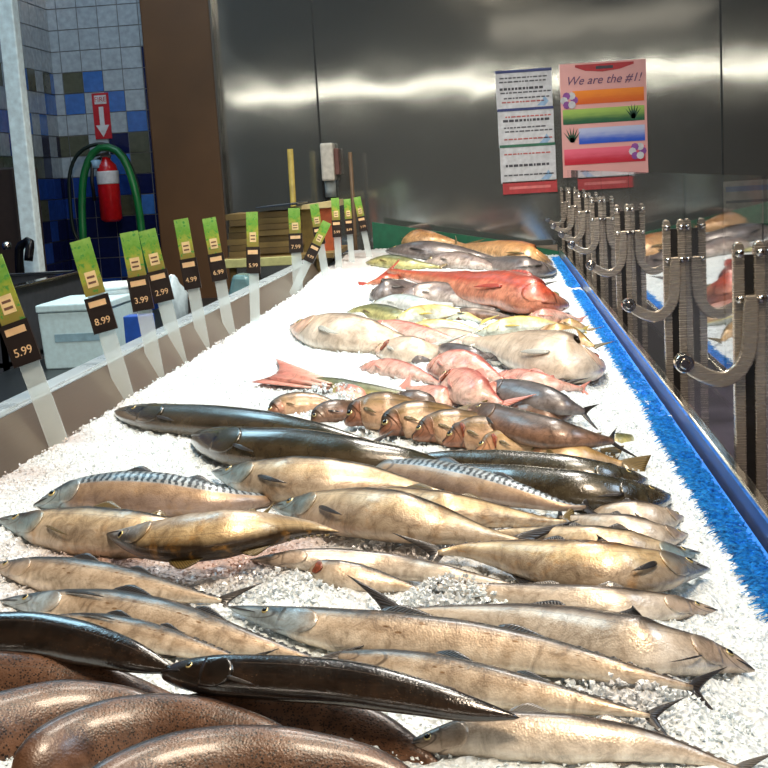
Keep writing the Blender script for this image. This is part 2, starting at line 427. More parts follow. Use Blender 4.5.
    def gill(s):
        G = []
        for i in range(6):
            r = i/5; G.append([s.surf(.175+(.02+.035*math.sin(math.pi*j/8))*r, -.7+1.0*j/8, .001+.02*s.w*math.sin(j*2.3+i)**2) for j in range(9)])
        s.sheet('exposed_gills', G, M['gillred'], .002)
    def mouth(s):
        pts = [s.surf(x, -.18, .0004) for x in (.002, .015, .03, .045, .06, .07)]
        mb = MB(); mb.tube(pts, [s.w*.008, s.w*.016, s.w*.016, s.w*.013, s.w*.01, s.w*.004], 6)
        o = mesh_obj('mouth', mb.v, mb.f, M['mouth'], s.root, s.loc)
    def eye(s, skin, es):
        c = s.surf(.088, .2, 0); c2 = s.surf(.088, .2, 1.0); nrm = (c2-c).normalized(); r = s.w*.088
        t = (s.surf(.1, .2)-s.surf(.07, .2)).normalized(); b = nrm.cross(t).normalized(); t = b.cross(nrm)
        vs = []; fs = []; mi = []; rings = 6; n = 14
        for i in range(rings+1):
            a = i/rings*math.pi/2; rr = math.sin(a)*r; h = math.cos(a)*r*.45
            for k in range(n):
                q = 2*math.pi*k/n; vs.append(c+nrm*(h-.1*r)+t*(rr*math.cos(q))+b*(rr*math.sin(q)))
        for i in range(rings):
            for k in range(n): fs.append((i*n+k, (i+1)*n+k, (i+1)*n+(k+1) % n, i*n+(k+1) % n)); mi.append(0 if i > 2 else 1)
        mesh_obj('eye', vs, fs, None, s.root, s.loc, matidx=mi, mats=[M[es or 'iris'], M['pupil']])

exec_rows = []
def fish(*a, **k): exec_rows.append((a, k))
MK = 'spanish_mackerel'; AM = 'striped_mackerel'; g1 = None
# front block -------------------------------------------------------------
fish(MK,'spanish',[(-12,566),(40,572),(100,581),(160,591),(222,601)],35,'silver mackerel at the left edge just above the blue-headed one, snout cut off')
fish(MK,'bluehead',[(0,601),(45,604),(110,611),(170,623),(230,640),(290,655),(322,663)],41,'blue-headed silver mackerel with visible eye and black side fin, at the far left',fin='dark',pec=(.21,.42,.13,.11))
fish(MK,'spanish',[(30,622),(80,626),(140,636),(200,650),(245,662)],30,'half-hidden spotted mackerel just behind the glossy black fish at the front left',base=.004,fin='dark',pec=(.24,.5,.17,.12))
fish('black_fish','eel',[(-70,636),(-20,634),(40,635),(90,645),(135,658),(178,672)],42,'glossy black long fish entering from the left edge above the brown speckled ones',shape='long',tail=None,fins=None,face=False,base=.035)
fish('black_fish','eel',[(162,673),(200,674),(280,677),(350,683),(410,695),(470,709),(520,718)],42,'glossy black long fish with a blunt head lying front centre over the speckled fish',shape='long',tail=None,fins='long',base=.035)
S = dict(shape='long', tail=None, fins=None, face=False, tilt=45)
fish('speckled_fish','speck',[(-140,690),(-60,682),(10,683),(80,686),(130,694),(178,698)],62,'brown speckled fish tucked under the black fish at the left edge',base=-.01,**S)
fish('speckled_fish','speck',[(-140,775),(-60,750),(0,730),(70,713),(140,716),(200,742)],72,'brown speckled fish with a blue-grey rimmed back at the lower left corner',base=-.012,**S)
fish('speckled_fish','speck',[(10,790),(70,748),(130,730),(190,728),(270,745),(330,772)],66,'brown speckled fish curving below the black fish, second from the front left corner',base=-.012,**S)
fish('speckled_fish','speck',[(90,745),(170,730),(250,719),(318,718),(380,738),(450,775)],62,'broad brown speckled fish directly in front of the central black fish',base=-.016,**S)
fish('speckled_fish','speck',[(60,835),(140,785),(220,765),(300,765),(380,775),(440,800)],76,'brown speckled fish nearest the camera, below the broad one',base=-.016,**S)
fish(MK,'silver',[(754,671),(715,657),(660,649),(600,637),(540,626),(480,618),(430,613),(398,612)],50,'large silver mackerel with dark pointed snout nearest the blue fringe at the front',fin='dark',tlen=1.7,base=.004,pec=(.2,-.55,.08,.05))
fish(MK,'silver',[(720,612),(690,608),(640,606),(580,602),(530,597),(480,591),(428,585)],33,'slim silver mackerel pointing right, just behind the largest front mackerel',fin='grey',base=.0,tlen=1.1)
fish(MK,'bluehead',[(228,607),(280,619),(330,628),(400,637),(470,645),(540,656),(600,668),(650,678),(692,688)],46,'long silver mackerel with blue head and round eye left of centre, tail pointing right',base=.004,fin='dark')
fish(MK,'spanish',[(326,654),(400,666),(460,679),(520,692),(580,703),(650,716)],38,'spotted silver mackerel behind the black fish along the bottom edge',face=False,base=.004)
fish(MK,'silver',[(250,560),(300,559),(350,562),(400,567),(450,575),(525,588)],24,'thin silver fish with a dark back line in the middle, above the ice mound',fins=None,base=.006,eye=False)
fish(MK,'spanish',[(300,563),(330,572),(370,580),(420,590)],26,'small fish with orange gill on the ice left of centre, partly iced over',fins=None,base=.0,gill=True)
fish(MK,'silver',[(400,748),(480,735),(570,738),(660,748),(740,770)],46,'silver mackerel nearest the camera at the bottom centre right',base=.0)
fish(AM,'tiger',[(34,506),(80,494),(150,494),(220,501),(258,501),(292,498)],39,'striped mackerel with wavy black back bars at left, above the cream ones',fin='dark')
fish(AM,'creamblue',[(-3,520),(40,526),(100,531),(150,535),(200,534),(256,528)],43,'cream mackerel with black-topped head touching the left edge',fin='olive',base=.0,pec=(.25,-.35,.1,.08))
fish(AM,'cream',[(107,535),(150,540),(200,538),(260,530),(300,528),(340,532)],43,'cream golden mackerel belly side up with a dark grey head, left of centre',dor='d',base=.03,tail=None,fin='olive')
fish(AM,'creamblue',[(212,472),(250,477),(300,479),(360,482),(400,487),(445,494)],40,'cream mackerel with a blue-black head just below the dark olive fish',fins='pec',base=.012)
fish(AM,'tiger',[(350,466),(420,474),(470,484),(520,496),(565,507),(585,507)],30,'violet-blue striped mackerel back lying against the dark olive fish at centre right',face=False,base=.012)
fish(AM,'cream',[(318,494),(400,504),(460,511),(510,518),(550,522),(566,522)],33,'cream mackerel behind the blue-headed one at centre, only its back half showing',face=False,base=.0,tail='fan',tlen=.5)
fish(AM,'creamblue',[(272,507),(310,508),(380,513),(430,523),(480,535),(518,541)],45,'plump cream mackerel with a pale blue gill cover in the middle of the row',fins='pec',base=.012,fin='dark',tlen=1.3)
fish(AM,'cream',[(709,570),(680,568),(640,570),(600,568),(550,562),(500,554),(462,550),(438,553)],48,'large golden mackerel with brown spot pointing right, its snout near the blue fringe',base=.012,fin='dark',pec=(.24,-.2,.08,.14))
fish(AM,'creamblue',[(700,553),(665,554),(620,546),(570,540),(520,535),(480,533)],32,'mackerel with raised black fin behind the large golden one at right',base=.0,fin='dark')
fish(AM,'silver',[(688,535),(655,535),(620,528),(590,522),(560,517)],28,'mackerel with bright silver gill cover, second of the heads at the blue fringe',base=.0,fin='dark')
fish(AM,'silver',[(683,518),(650,517),(620,513),(585,510)],28,'mackerel head with bright silver cheek just below the brown fish heads at right',base=.0,fin='dark')
# dark row ----------------------------------------------------------------
fish('dark_olive_fish','dark',[(116,413),(160,418),(210,421),(260,426),(310,434),(345,440),(374,445)],27,'glossy dark olive fish at left with pointed snout, highest of the dark row',shape='long',fins='long',tlen=.5,thick=.75)
fish('dark_olive_fish','dark',[(194,438),(240,447),(300,451),(360,459),(410,464),(460,470)],37,'glossy dark olive fish with blunt left end, in front of the pointed-snout dark one',shape='long',fins='long',tail=None,eye=False,base=.006,thick=.75)
fish('dark_brown_fish','olive',[(646,482),(610,479),(560,471),(500,465),(440,461),(395,461)],28,'dark brown fish pointing right, farther of the two brown heads near the blue fringe',shape='long',fins='long',tail=None,thick=.75)
fish('dark_brown_fish','olive',[(669,499),(630,498),(580,491),(520,483),(460,475),(410,470)],33,'dark brown fish pointing right, nearer of the two brown heads near the blue fringe',shape='long',fins='long',tail=None,thick=.75,base=.004)
# bass row ----------------------------------------------------------------
B = dict(shape='deep', fins='pec', tail='fan', thick=.6)
fish('sea_bass','bass',[(266,416),(285,405),(315,403),(350,410)],20,'olive-backed fish half buried in ice at the left end of the brown row',**B)
fish('sea_bass','brown',[(311,423),(324,413),(350,409),(385,404)],20,'small dark-snouted fish sunk in ice, second from the left end of the brown row',**B)
fish('sea_bass','bass',[(346,424),(366,411),(405,411),(455,414)],32,'brown bass with dark head, leftmost of the large heads in the brown row',base=.01,**B)
fish('sea_bass','bass',[(380,434),(402,420),(445,419),(495,424)],32,'golden brown bass with icy mouth, second of the large heads in the brown row',base=.008,**B)
fish('sea_bass','bass',[(413,438),(438,427),(480,428),(530,436)],31,'golden brown bass showing an eye, third of the large heads in the brown row',base=.006,**B)
fish('sea_bass','bass',[(443,444),(468,433),(512,436),(565,444)],31,'bass with bright red gill opening, fourth of the large heads in the brown row',base=.004,gill=True,**B)
fish('sea_bass','goldbass',[(475,453),(502,443),(545,446),(592,455)],30,'pale golden bass with pink gills, fifth of the large heads in the brown row',base=.0,gill=True,**B)
fish('sea_bass','goldbass',[(528,456),(558,452),(590,458),(622,464)],28,'yellow-cream bass at the right end of the brown row',base=.0,**B)
fish('sea_bass','brown',[(390,399),(420,402),(452,410)],20,'small brown fish tucked behind the brown row near the pink fish',base=.0,**B)
fish('slim_olive_fish','green',[(291,384),(320,383),(355,390),(405,398),(450,404)],15,'slim olive fish with blue-grey head nearly covered by ice, above the brown row',fins=None,tail=None,sink=.5)
fish('dark_fish','brown',[(470,409),(500,420),(540,431),(580,438),(612,441)],28,'dark brown fish with forked tail reaching the fringe, before the smaller dark one',shape='long',fins='long',base=.03,tlen=1.0)
fish('dark_fish','charcoal',[(484,390),(520,394),(555,403),(584,412)],25,'dark purplish fish with thin tail on white ice, behind the brown forked-tail one',shape='long',fins='long',base=.02,tlen=.8)
fish('brown_fish','brown',[(503,409),(530,411),(558,417),(576,412)],22,'short brown-pink fish squeezed between the two dark fish',shape='deep',fins=None,tail=None,base=.0)
fish('red_fish','pink',[(491,378),(515,379),(545,384),(582,389)],20,'slim pinkish red fish pointing left, tail by the blue fringe',shape='deep',fins='bass',tlen=.9,gill=False)
# white / pink pile -------------------------------------------------------
fish('white_drum','white',[(603,367),(578,362),(545,353),(510,347),(466,341)],38,'large plump white fish with a red eye, head against the blue fringe',shape='deep',fins='bass',tail='fan',fin='pale',eyeskin='irisred',base=.01,tlen=.4)
fish('pink_fish','pink',[(428,368),(450,364),(475,369),(503,381)],26,'white-bellied pink fish behind the pink pile at centre',shape='deep',fins='pec',base=.01)
fish('pink_fish','pink',[(442,377),(462,384),(480,394),(502,405)],29,'pink fish lying slanted with its eye showing, front of the pink pile',shape='deep',fins='bass',base=.02,gill=True)
fish('pink_fish','pink',[(360,368),(385,367),(415,374),(442,385)],16,'slim pink fish with a crimson snout, leftmost of the pink pile',shape='deep',fins='pec')
fish('pink_fish','pink',[(455,404),(430,396),(408,388)],22,'pink fish with its tail fan pointing left, at the bottom of the pink pile',shape='deep',fins=None,face=False,tlen=1.2,tail='fan')
fish('pink_fish','bury',[(368,399),(350,392),(328,384)],12,'faded pink fish tail fanned out on the bare white ice at left',shape='slim',fins=None,face=False,tail=None,tilt=30,sink=.5)
fish('grey_fish','charcoal',[(410,360),(425,357),(445,358)],11,'tiny blue-grey fish behind the pink pile',shape='deep',fins=None,tail=None)
fish('grey_fish','charcoal',[(437,349),(455,352),(490,358)],15,'small grey fish tip between the white bodies at centre',shape='long',fins=None,tail=None,base=.01)
fish('grey_fish','charcoal',[(486,353),(515,360),(540,371),(565,383)],18,'dark grey fish slanting down just below the large white fish',shape='long',fins='long',base=.0)
fish('grey_fish','brown',[(515,352),(540,364),(572,381)],13,'narrow brown-grey fish under the belly of the large white fish',shape='long',fins=None)
# far block ---------------------------------------------------------------
D = dict(shape='deep', fins='pec')
fish('golden_fish','white',[(291,327),(320,330),(360,335),(395,342),(425,350)],31,'large pale fish with golden belly and pink snout, farthest left of the middle group',shape='deep',fins='bass',fin='pale')
fish('pale_fish','pink',[(362,327),(390,329),(430,338),(475,347)],18,'pale pink fish with red cheek lying behind the golden-bellied fish',**D)
fish('pale_fish','white',[(376,350),(400,349),(430,352),(458,353)],23,'short cream fish with orange gill in front of the tail of the golden-bellied one',gill=True,**D)
fish('green_fish','green',[(348,312),(372,312),(400,317),(435,322)],15,'dark green-headed fish with yellow belly pointing left',**D)
fish('yellow_fish','yellow',[(392,323),(430,313),(462,315),(482,322)],15,'bright yellow-backed pale fish, left of the two yellow ones',**D)
fish('yellow_fish','yellow',[(408,327),(450,327),(484,333)],13,'thin pale yellow fish directly in front of the left bright yellow one',**D)
fish('pale_fish','white',[(415,336),(450,336),(502,345)],14,'slim white fish running behind the red-gilled centre of the pile',**D)
fish('yellow_fish','yellow',[(477,334),(520,325),(555,327),(584,331)],16,'cream yellow fish behind the large white one, right of the two yellow ones',**D)
fish('pale_fish','goldbass',[(540,331),(570,335),(594,347)],17,'tan-backed fish behind the head of the large white fish',**D)
fish('silver_fish','paleblue',[(369,306),(400,302),(430,306),(458,304)],14,'silvery blue-white fish above the green-headed one',**D)
fish('grey_fish','charcoal',[(371,296),(395,289),(428,289)],18,'dark grey fish with spread fins at the left, below the long red fish',shape='deep',fins='bass')
fish('grey_fish','grey',[(395,301),(430,293),(460,298),(495,311)],19,'pale grey fish with pink flank below the red fish',**D)
fish('grey_fish','grey',[(450,297),(480,299),(515,312)],16,'mauve-grey fish under the middle of the long red fish',**D)
fish('grey_fish','brown',[(498,308),(518,305),(548,313)],15,'brown fish with dark belly under the head of the long red fish',**D)
fish('pale_fish','pink',[(528,317),(555,316),(580,320)],13,'small pinkish fish by the blue fringe below the red fish head',**D)
fish('red_snapper','red',[(568,306),(535,297),(505,289),(465,286),(425,278),(390,271)],27,'long bright red fish running across the far part of the ice, head at right',shape='deep',fins='bass',tail='fan',tlen=.8,base=.02)
fish('red_snapper','red',[(405,277),(385,280),(366,284)],9,'thin red fish tail tip at the left end of the long red fish',shape='slim',fins=None,face=False,tail='fan')
fish('pale_fish','green',[(366,263),(385,261),(410,264),(440,267)],11,'small greenish fish on bare ice at far left, above the red fish',**D)
fish('grey_fish','grey',[(425,262),(455,260),(480,264),(505,271)],14,'silver-grey fish just behind the red one',**D)
fish('grey_fish','brown',[(500,275),(520,278),(542,285)],12,'small brown fish behind the raised back fin of the red fish',**D)
fish('dark_fish','charcoal',[(386,251),(420,250),(460,254),(505,262)],15,'dark purple-grey fish with pale snout in the second far row',**D)
fish('dark_fish','charcoal',[(556,271),(530,268),(500,264),(470,259)],17,'dark purple fish pointing right beside the far end of the blue fringe',**D)
fish('orange_fish','tan',[(381,241),(405,238),(435,240),(465,246)],14,'orange-faced tan fish at the very back left against the green sheet',**D)
fish('orange_fish','tan',[(552,265),(530,256),(500,250),(455,246)],17,'orange-tan fish at the very back right, head by the blue fringe',**D)
fish('grey_fish','grey',[(505,302),(525,300),(552,306)],9,'narrow grey fish pressed under the chin of the long red fish',**D)
fish('pale_fish','goldbass',[(560,322),(575,325),(590,330)],10,'small tan fish between the pinkish one and the blue fringe',**D)
fish('grey_fish','brown',[(440,315),(480,314),(520,320)],11,'brownish grey fish behind the right cream yellow fish',**D)
fish('green_fish','green',[(606,440),(622,440),(640,436)],14,'short greenish tail piece at the fringe beside the dark forked tail',shape='deep',fins=None,face=False,base=-.01)
fish('grey_fish','charcoal',[(560,343),(575,347),(590,352)],7,'thin dark strip-like fish resting above the eye of the large white fish',shape='long',fins=None,face=False,tail=None,base=.05)
FISH = [Fish(*a, **k) for a, k in exec_rows]
for f in FISH:
    if f.root['label'].startswith('faded pink fish tail'):
        G = []
        e0, e1 = Vector((276, 359)), Vector((252, 382)); r0, r1 = Vector((334, 381)), Vector((328, 390))
        for i in range(9):
            r = i/8; row = []
            for j in range(11):
                k = j/10; tip = e0.lerp(e1, k)+Vector((10, 2))*math.sin(math.pi*k)*1.3; q = r0.lerp(r1, k).lerp(tip, r)
                row.append(on_ice(q.x, q.y, .010+.008*math.sin(k*math.pi)+.003*math.sin(j*2.1)))
            G.append(row)
        f.sheet('tail_fin', G, M['bury'], .003)
#PART2
# ------------------------------------------------------------------ ice
stain_spots = [(on_ice(x, y), r, a) for x, y, r, a in [(200,560,.12,.8),(120,548,.13,.6),(30,555,.14,.45),(250,560,.06,.6),(300,545,.09,.4),(440,590,.05,.2),(400,560,.1,.35),(520,560,.07,.4),(560,590,.05,.3),(330,250,.5,.4),(350,262,.35,.4),(60,440,.10,.5),(0,480,.12,.45),(120,402,.10,.3),(230,340,.2,.2),(620,690,.06,.3)]]
def stain(x, y):
    s = 0
    for p, r, a in stain_spots:
        d = math.hypot(x-p.x, (y-p.y)*.6)/r
        if d < 2.5: s += a*math.exp(-d*d*1.3)
    s *= .6+.9*(noise.noise(Vector((x*9, y*7, 1.7)))+.35)
    return max(0, min(1, s))
def ice_mat(name, chunk=False):
    t = NT(name); tc = t.n('TexCoord'); at = t.n('Attribute', attribute_name='stain')
    n1 = t.noise(tc.outputs['Object'], 90, 5, .65); n2 = t.noise(tc.outputs['Object'], 260, 3, .6)
    vo = t.n('TexVoronoi'); t.set(vo.inputs['Vector'], tc.outputs['Object']); vo.inputs['Scale'].default_value = 150
    base = t.mix(n1, hx('cfdde2'), hx('f2f7f8'))
    st = t.mix(n2, hx('bd9078'), hx('8f5a42'))
    col = t.mix(t.math('MULTIPLY', at.outputs['Fac'], .8), base, st)
    h = t.math('ADD', t.math('MULTIPLY', vo.outputs['Distance'], 1.2), n1)
    kw = dict(Coat_Weight=.3, Coat_Roughness=.1)
    if chunk: kw = dict(Coat_Weight=.5, Coat_Roughness=.05)
    t.bsdf(col, .18 if chunk else .4, 0, bump=h, bstr=.9 if not chunk else .15, bdist=.006, **kw)
    return t.m
ys = []; y = .55
while y < 7.55: ys.append(y); y += max(.006, .0045*y)
nx = 150; xs = [XL+.004+(XR-.008-XL)*i/nx for i in range(nx+1)]
vs = []; stn = []
for y in ys:
    for x in xs:
        z = ice(x, y)
        z += .009*noise.noise(Vector((x*38, y*38, 0)))+.005*noise.noise(Vector((x*95, y*95, 5)))
        e = min(1, (x-XL)/.03); z -= .01*(1-e)
        vs.append((x, y, z)); stn.append(stain(x, y))
W_ = nx+1
fs = [(j*W_+i, j*W_+i+1, (j+1)*W_+i+1, (j+1)*W_+i) for j in range(len(ys)-1) for i in range(nx)]
bed = mesh_obj('ice_bed', vs, fs, ice_mat('crushed_ice'), loc=(0, 0, 0))
a = bed.data.attributes.new('stain', 'FLOAT', 'POINT'); a.data.foreach_set('value', stn)
tag(bed, 'bed of white crushed ice filling the long fish counter', 'ice', kind='stuff')
# loose crystals
rng = np.random.default_rng(3)
OCT = np.array([(1,0,0),(-1,0,0),(0,1,0),(0,-1,0),(0,0,1),(0,0,-1)], float)
OF = np.array([(0,2,4),(2,1,4),(1,3,4),(3,0,4),(2,0,5),(1,2,5),(3,1,5),(0,3,5)])
cv = []; cf = []; cs = []
def crystal(x, y, z, s):
    b = len(cv); o = OCT*rng.uniform(.45, 1.1, (6, 3))*s+rng.normal(0, .15*s, (6, 3)); q = rng.normal(size=4); q /= np.linalg.norm(q)
    from mathutils import Quaternion
    Rm = np.array(Quaternion(q).to_matrix()); o = o@Rm.T
    cv.extend((o+np.array((x, y, z))).tolist()); cf.extend([(int(i)+b, int(j)+b, int(k)+b) for i, j, k in OF]); cs.extend([stain(x, y)]*6)
for _ in range(42000):
    y = .8+rng.random()**1.8*5.2; x = XL+.01+rng.random()*(XR-XL-.055)
    # keep only what the frame may show
    s = rng.uniform(.0012, .0030)*(1 if rng.random() < .95 else 1.8)*(.8+.2*y)
    crystal(x, y, ice(x, y)+rng.uniform(-.002, .003), s)
for (px, py, rx, off, n, hgt) in [(272,585,.055,0,450,.012),(455,590,.045,.012,500,.02),(425,540,.06,.0,350,.014),(480,546,.04,0,200,.012),(330,392,.09,.01,350,.02),(345,412,.07,.006,250,.014),
                             (560,586,.04,0,120,.01),(610,690,.05,.004,260,.012),(660,705,.05,.0,200,.01),(510,398,.08,.02,160,.01),(600,452,.05,.01,150,.014),(390,437,.07,.0,200,.008),(480,405,.06,.012,160,.01)]:
    p = on_ice(px, py, off); k = max(1, p.y/1.5)
    for _ in range(n):
        a_ = rng.random()*6.283; r = math.sqrt(rng.random()); x = p.x+math.cos(a_)*r*rx*1.7; yy = p.y+math.sin(a_)*r*rx
        if x > XR-.045: continue
        crystal(x, yy, ice(x, yy)+off*(1-r)+rng.random()*hgt*(1-r*r), rng.uniform(.002, .0052)*k**.5)
loose = mesh_obj('loose_ice', cv, cf, ice_mat('ice_crystal', True), loc=(0, 0, 0), smooth=False)
a = loose.data.attributes.new('stain', 'FLOAT', 'POINT'); a.data.foreach_set('value', cs)
tag(loose, 'loose clear chips of crushed ice scattered over the bed and around the fish', 'ice', kind='stuff')

# ------------------------------------------------------------------ metals and other materials
def steel(name, col, rough=.22, streak=None, wav=0.0, bstr=.05, metal=1.0, sc=(2, 2, 60), micro=.05, bd=.05):
    t = NT(name); tc = t.n('TexCoord'); mp = t.n('Mapping'); t.set(mp.inputs[0], tc.outputs['Object']); mp.inputs['Scale'].default_value = sc
    n1 = t.noise(mp.outputs[0], 6, 4, .6); n2 = t.noise(tc.outputs['Object'], 1.3, 2, .5)
    c = hx(col); col_ = t.mix(n1, tuple(x*.85 for x in c[:3])+(1,), c)
    h = t.math('ADD', t.math('MULTIPLY', n1, micro), t.math('MULTIPLY', n2, wav))
    t.bsdf(col_, t.math('ADD', rough-.04, t.math('MULTIPLY', n1, .08)), metal, bump=h, bstr=bstr, bdist=bd)
    return t.m
ST = steel('brushed_steel', 'b4ada2', .25)
STW = steel('steel_wall', 'a6aba8', .085, wav=1.0, bstr=1.0, metal=.8, micro=.004, bd=.005)
STD = steel('dull_steel', '6f6c68', .38)
STP = steel('polished_steel', 'cfcbc4', .12)
STC = steel('counter_steel', 'a39486', .34, metal=.8)
RIM = steel('rim_steel', 'c8d6dc', .28, metal=.45)
BLUE = plain('fringe_blue', '2a96f0', .45, 0, .4, 140)
BLUED = plain('fringe_backing_blue', '0f74dc', .6)
def struct(o): o['kind'] = 'structure'; return o
def sbox(name, a, b, mat, bevel=0):
    return struct(MB().box(a, b).build(name, mat, bevel=bevel))

# ------------------------------------------------------------------ display counter
ctr = empty('display_counter', ((XL+XR)/2, 4, -.9)); tag(ctr, 'long steel fish display counter holding the bed of ice', 'counter')
mb = MB().box((XL-.08, .4, -.9), (XR+.0, 7.7, -.09)); mb.build('cabinet', STD, ctr)
mb = MB().box((XL, .4, -.09), (XR, 7.7, -.055)); mb.build('pan', ST, ctr)
mb = MB().hexa([Vector(p) for p in [(XL-.014,.4,-.06),(XL,.4,-.06),(XL,7.7,-.06),(XL-.014,7.7,-.06),(XL-.082,.4,.075),(XL-.070,.4,.075),(XL-.070,7.7,.075),(XL-.082,7.7,.075)]]); mb.build('side_panel', STC, ctr)
mb = MB().box((XL-.115, .4, .068), (XL-.066, 7.7, .082)); mb.build('rim', RIM, ctr, bevel=.004)
mb = MB().add([(XR-.004,.4,-.07),(XR+.004,.4,-.07),(XR+.022,.4,.006),(XR+.012,.4,.008),(XR-.004,7.7,-.07),(XR+.004,7.7,-.07),(XR+.022,7.7,.006),(XR+.012,7.7,.008)],
              [(0,1,2,3),(7,6,5,4),(0,4,5,1),(1,5,6,2),(2,6,7,3),(3,7,4,0)]); o = mb.build('side_panel', steel('side_mirror', 'a4a8b2', .36), ctr); orient(o)
mb = MB().box((XR+.008, .4, -.004), (XR+.026, 7.7, .010)); mb.build('rim', STP, ctr, bevel=.003)
mb = MB().box((XL, 7.68, -.09), (XR, 7.7, .02)); mb.build('end_panel', STC, ctr)

# blue plastic fringe, three lengths
def fringe(y0, y1, label, tw=0.0, dense=1.0):
    rt = empty('plastic_fringe', (XR-.02, (y0+y1)/2, -.05)); tag(rt, label, 'fringe', 'blue plastic fringe strips along the counter edge')
    MB().box((XR-.040, y0, -.05), (XR-.005, y1, -.024)).build('backing_strip', BLUED, rt)
    vs = []; fs = []; n = int((y1-y0)/.00022*dense) if y0 < 2.2 else int((y1-y0)/.0007*dense)
    for i in range(n):
        y = y0+(y1-y0)*rng.random(); z0 = -.040+.022*rng.random(); x0 = XR-.010-.034*rng.random()
        ln = rng.uniform(.012, .026); a_ = rng.uniform(-.15, 1.15); dx = -math.cos(a_)*ln; dz = math.sin(a_)*ln*.85; dy = rng.uniform(-.35, .35)*ln
        wdt = rng.uniform(.0010, .0019)*(1 if y0 < 3 else 1.8); b = len(vs)
        for k in range(4):
            f = k/3; c = Vector((x0+dx*f, y+dy*f+rng.normal()*.0006, z0+dz*f-.010*f*f)); ww = wdt*(1-.5*f)
            vs += [c+Vector((0, ww, 0)), c+Vector((ww*.3, -ww*.5, ww)), c+Vector((-ww*.3, -ww*.5, -ww))]
        for k in range(3):
            for j in range(3): fs.append((b+k*3+j, b+k*3+(j+1) % 3, b+k*3+3+(j+1) % 3, b+k*3+3+j))
    mesh_obj('bristles', vs, fs, BLUE, rt, rt.location, smooth=False)
ya, yb = on_ice(641, 420).y, on_ice(571, 291).y
fringe(.5, ya, 'bright blue plastic fringe strip nearest the camera along the right counter edge', 1.0)
fringe(ya+.01, yb-.06, 'middle length of bright blue plastic fringe on the right counter edge')
fringe(yb+.15, 7.2, 'farthest short length of bright blue fringe, ending by the steel wall')

# green sheet behind the ice
GY = 7.62
pl = [at_y(372, 222, GY), at_y(420, 229, GY), at_y(500, 240, GY), at_y(562, 252, GY)]
poly = pl+[Vector((pl[-1].x, GY, -.05)), Vector((pl[0].x, GY, -.05))]
v_, f_ = prism(poly, Vector((0, .012, 0))); mb = MB().add(v_, f_); o = mb.build('green_divider', plain('green_plastic', '0c5a3f', .5)); orient(o)
tag(o, 'dark green plastic divider sheet at the back of the ice bed', 'divider')

# ------------------------------------------------------------------ glass guard posts
GX = .416
GL = NT('guard_glass'); fr = GL.n('Fresnel'); fr.inputs[0].default_value = 1.62
gb = GL.n('NewGeometry'); fac = GL.math('MULTIPLY', GL.math('MULTIPLY', fr.outputs[0], 1.15), GL.math('SUBTRACT', 1.0, gb.outputs['Backfacing']), clamp=True)
tr = GL.n('BsdfTransparent'); tr.inputs[0].default_value = (.86, .86, .88, 1); gl = GL.n('BsdfGlossy'); gl.inputs['Roughness'].default_value = .03; gl.inputs[0].default_value = (.92, .93, .95, 1)
mx = GL.n('MixShader'); GL.set(mx.inputs[0], fac); GL.set(mx.inputs[1], tr); GL.set(mx.inputs[2], gl); GL.t.links.new(mx.outputs[0], GL.out.inputs[0])
posts = [(757,390), (680,300), (627,260), (600,240), (586,230), (575,222), (567,215)]
py = [at_x(p, q, GX).y for p, q in posts]
PM = steel('post_steel', 'b4aa9c', .27, metal=.72); SLOT = plain('post_slot', '141210', .4)
POSTS = []
names = ['nearest and largest, at the right edge of the photo', 'second nearest, with a dark joint line above it', 'third nearest, above the middle of the blue fringe', 'fourth nearest', 'fifth nearest', 'sixth nearest, among the crowded far ones', 'farthest, next to the steel wall']
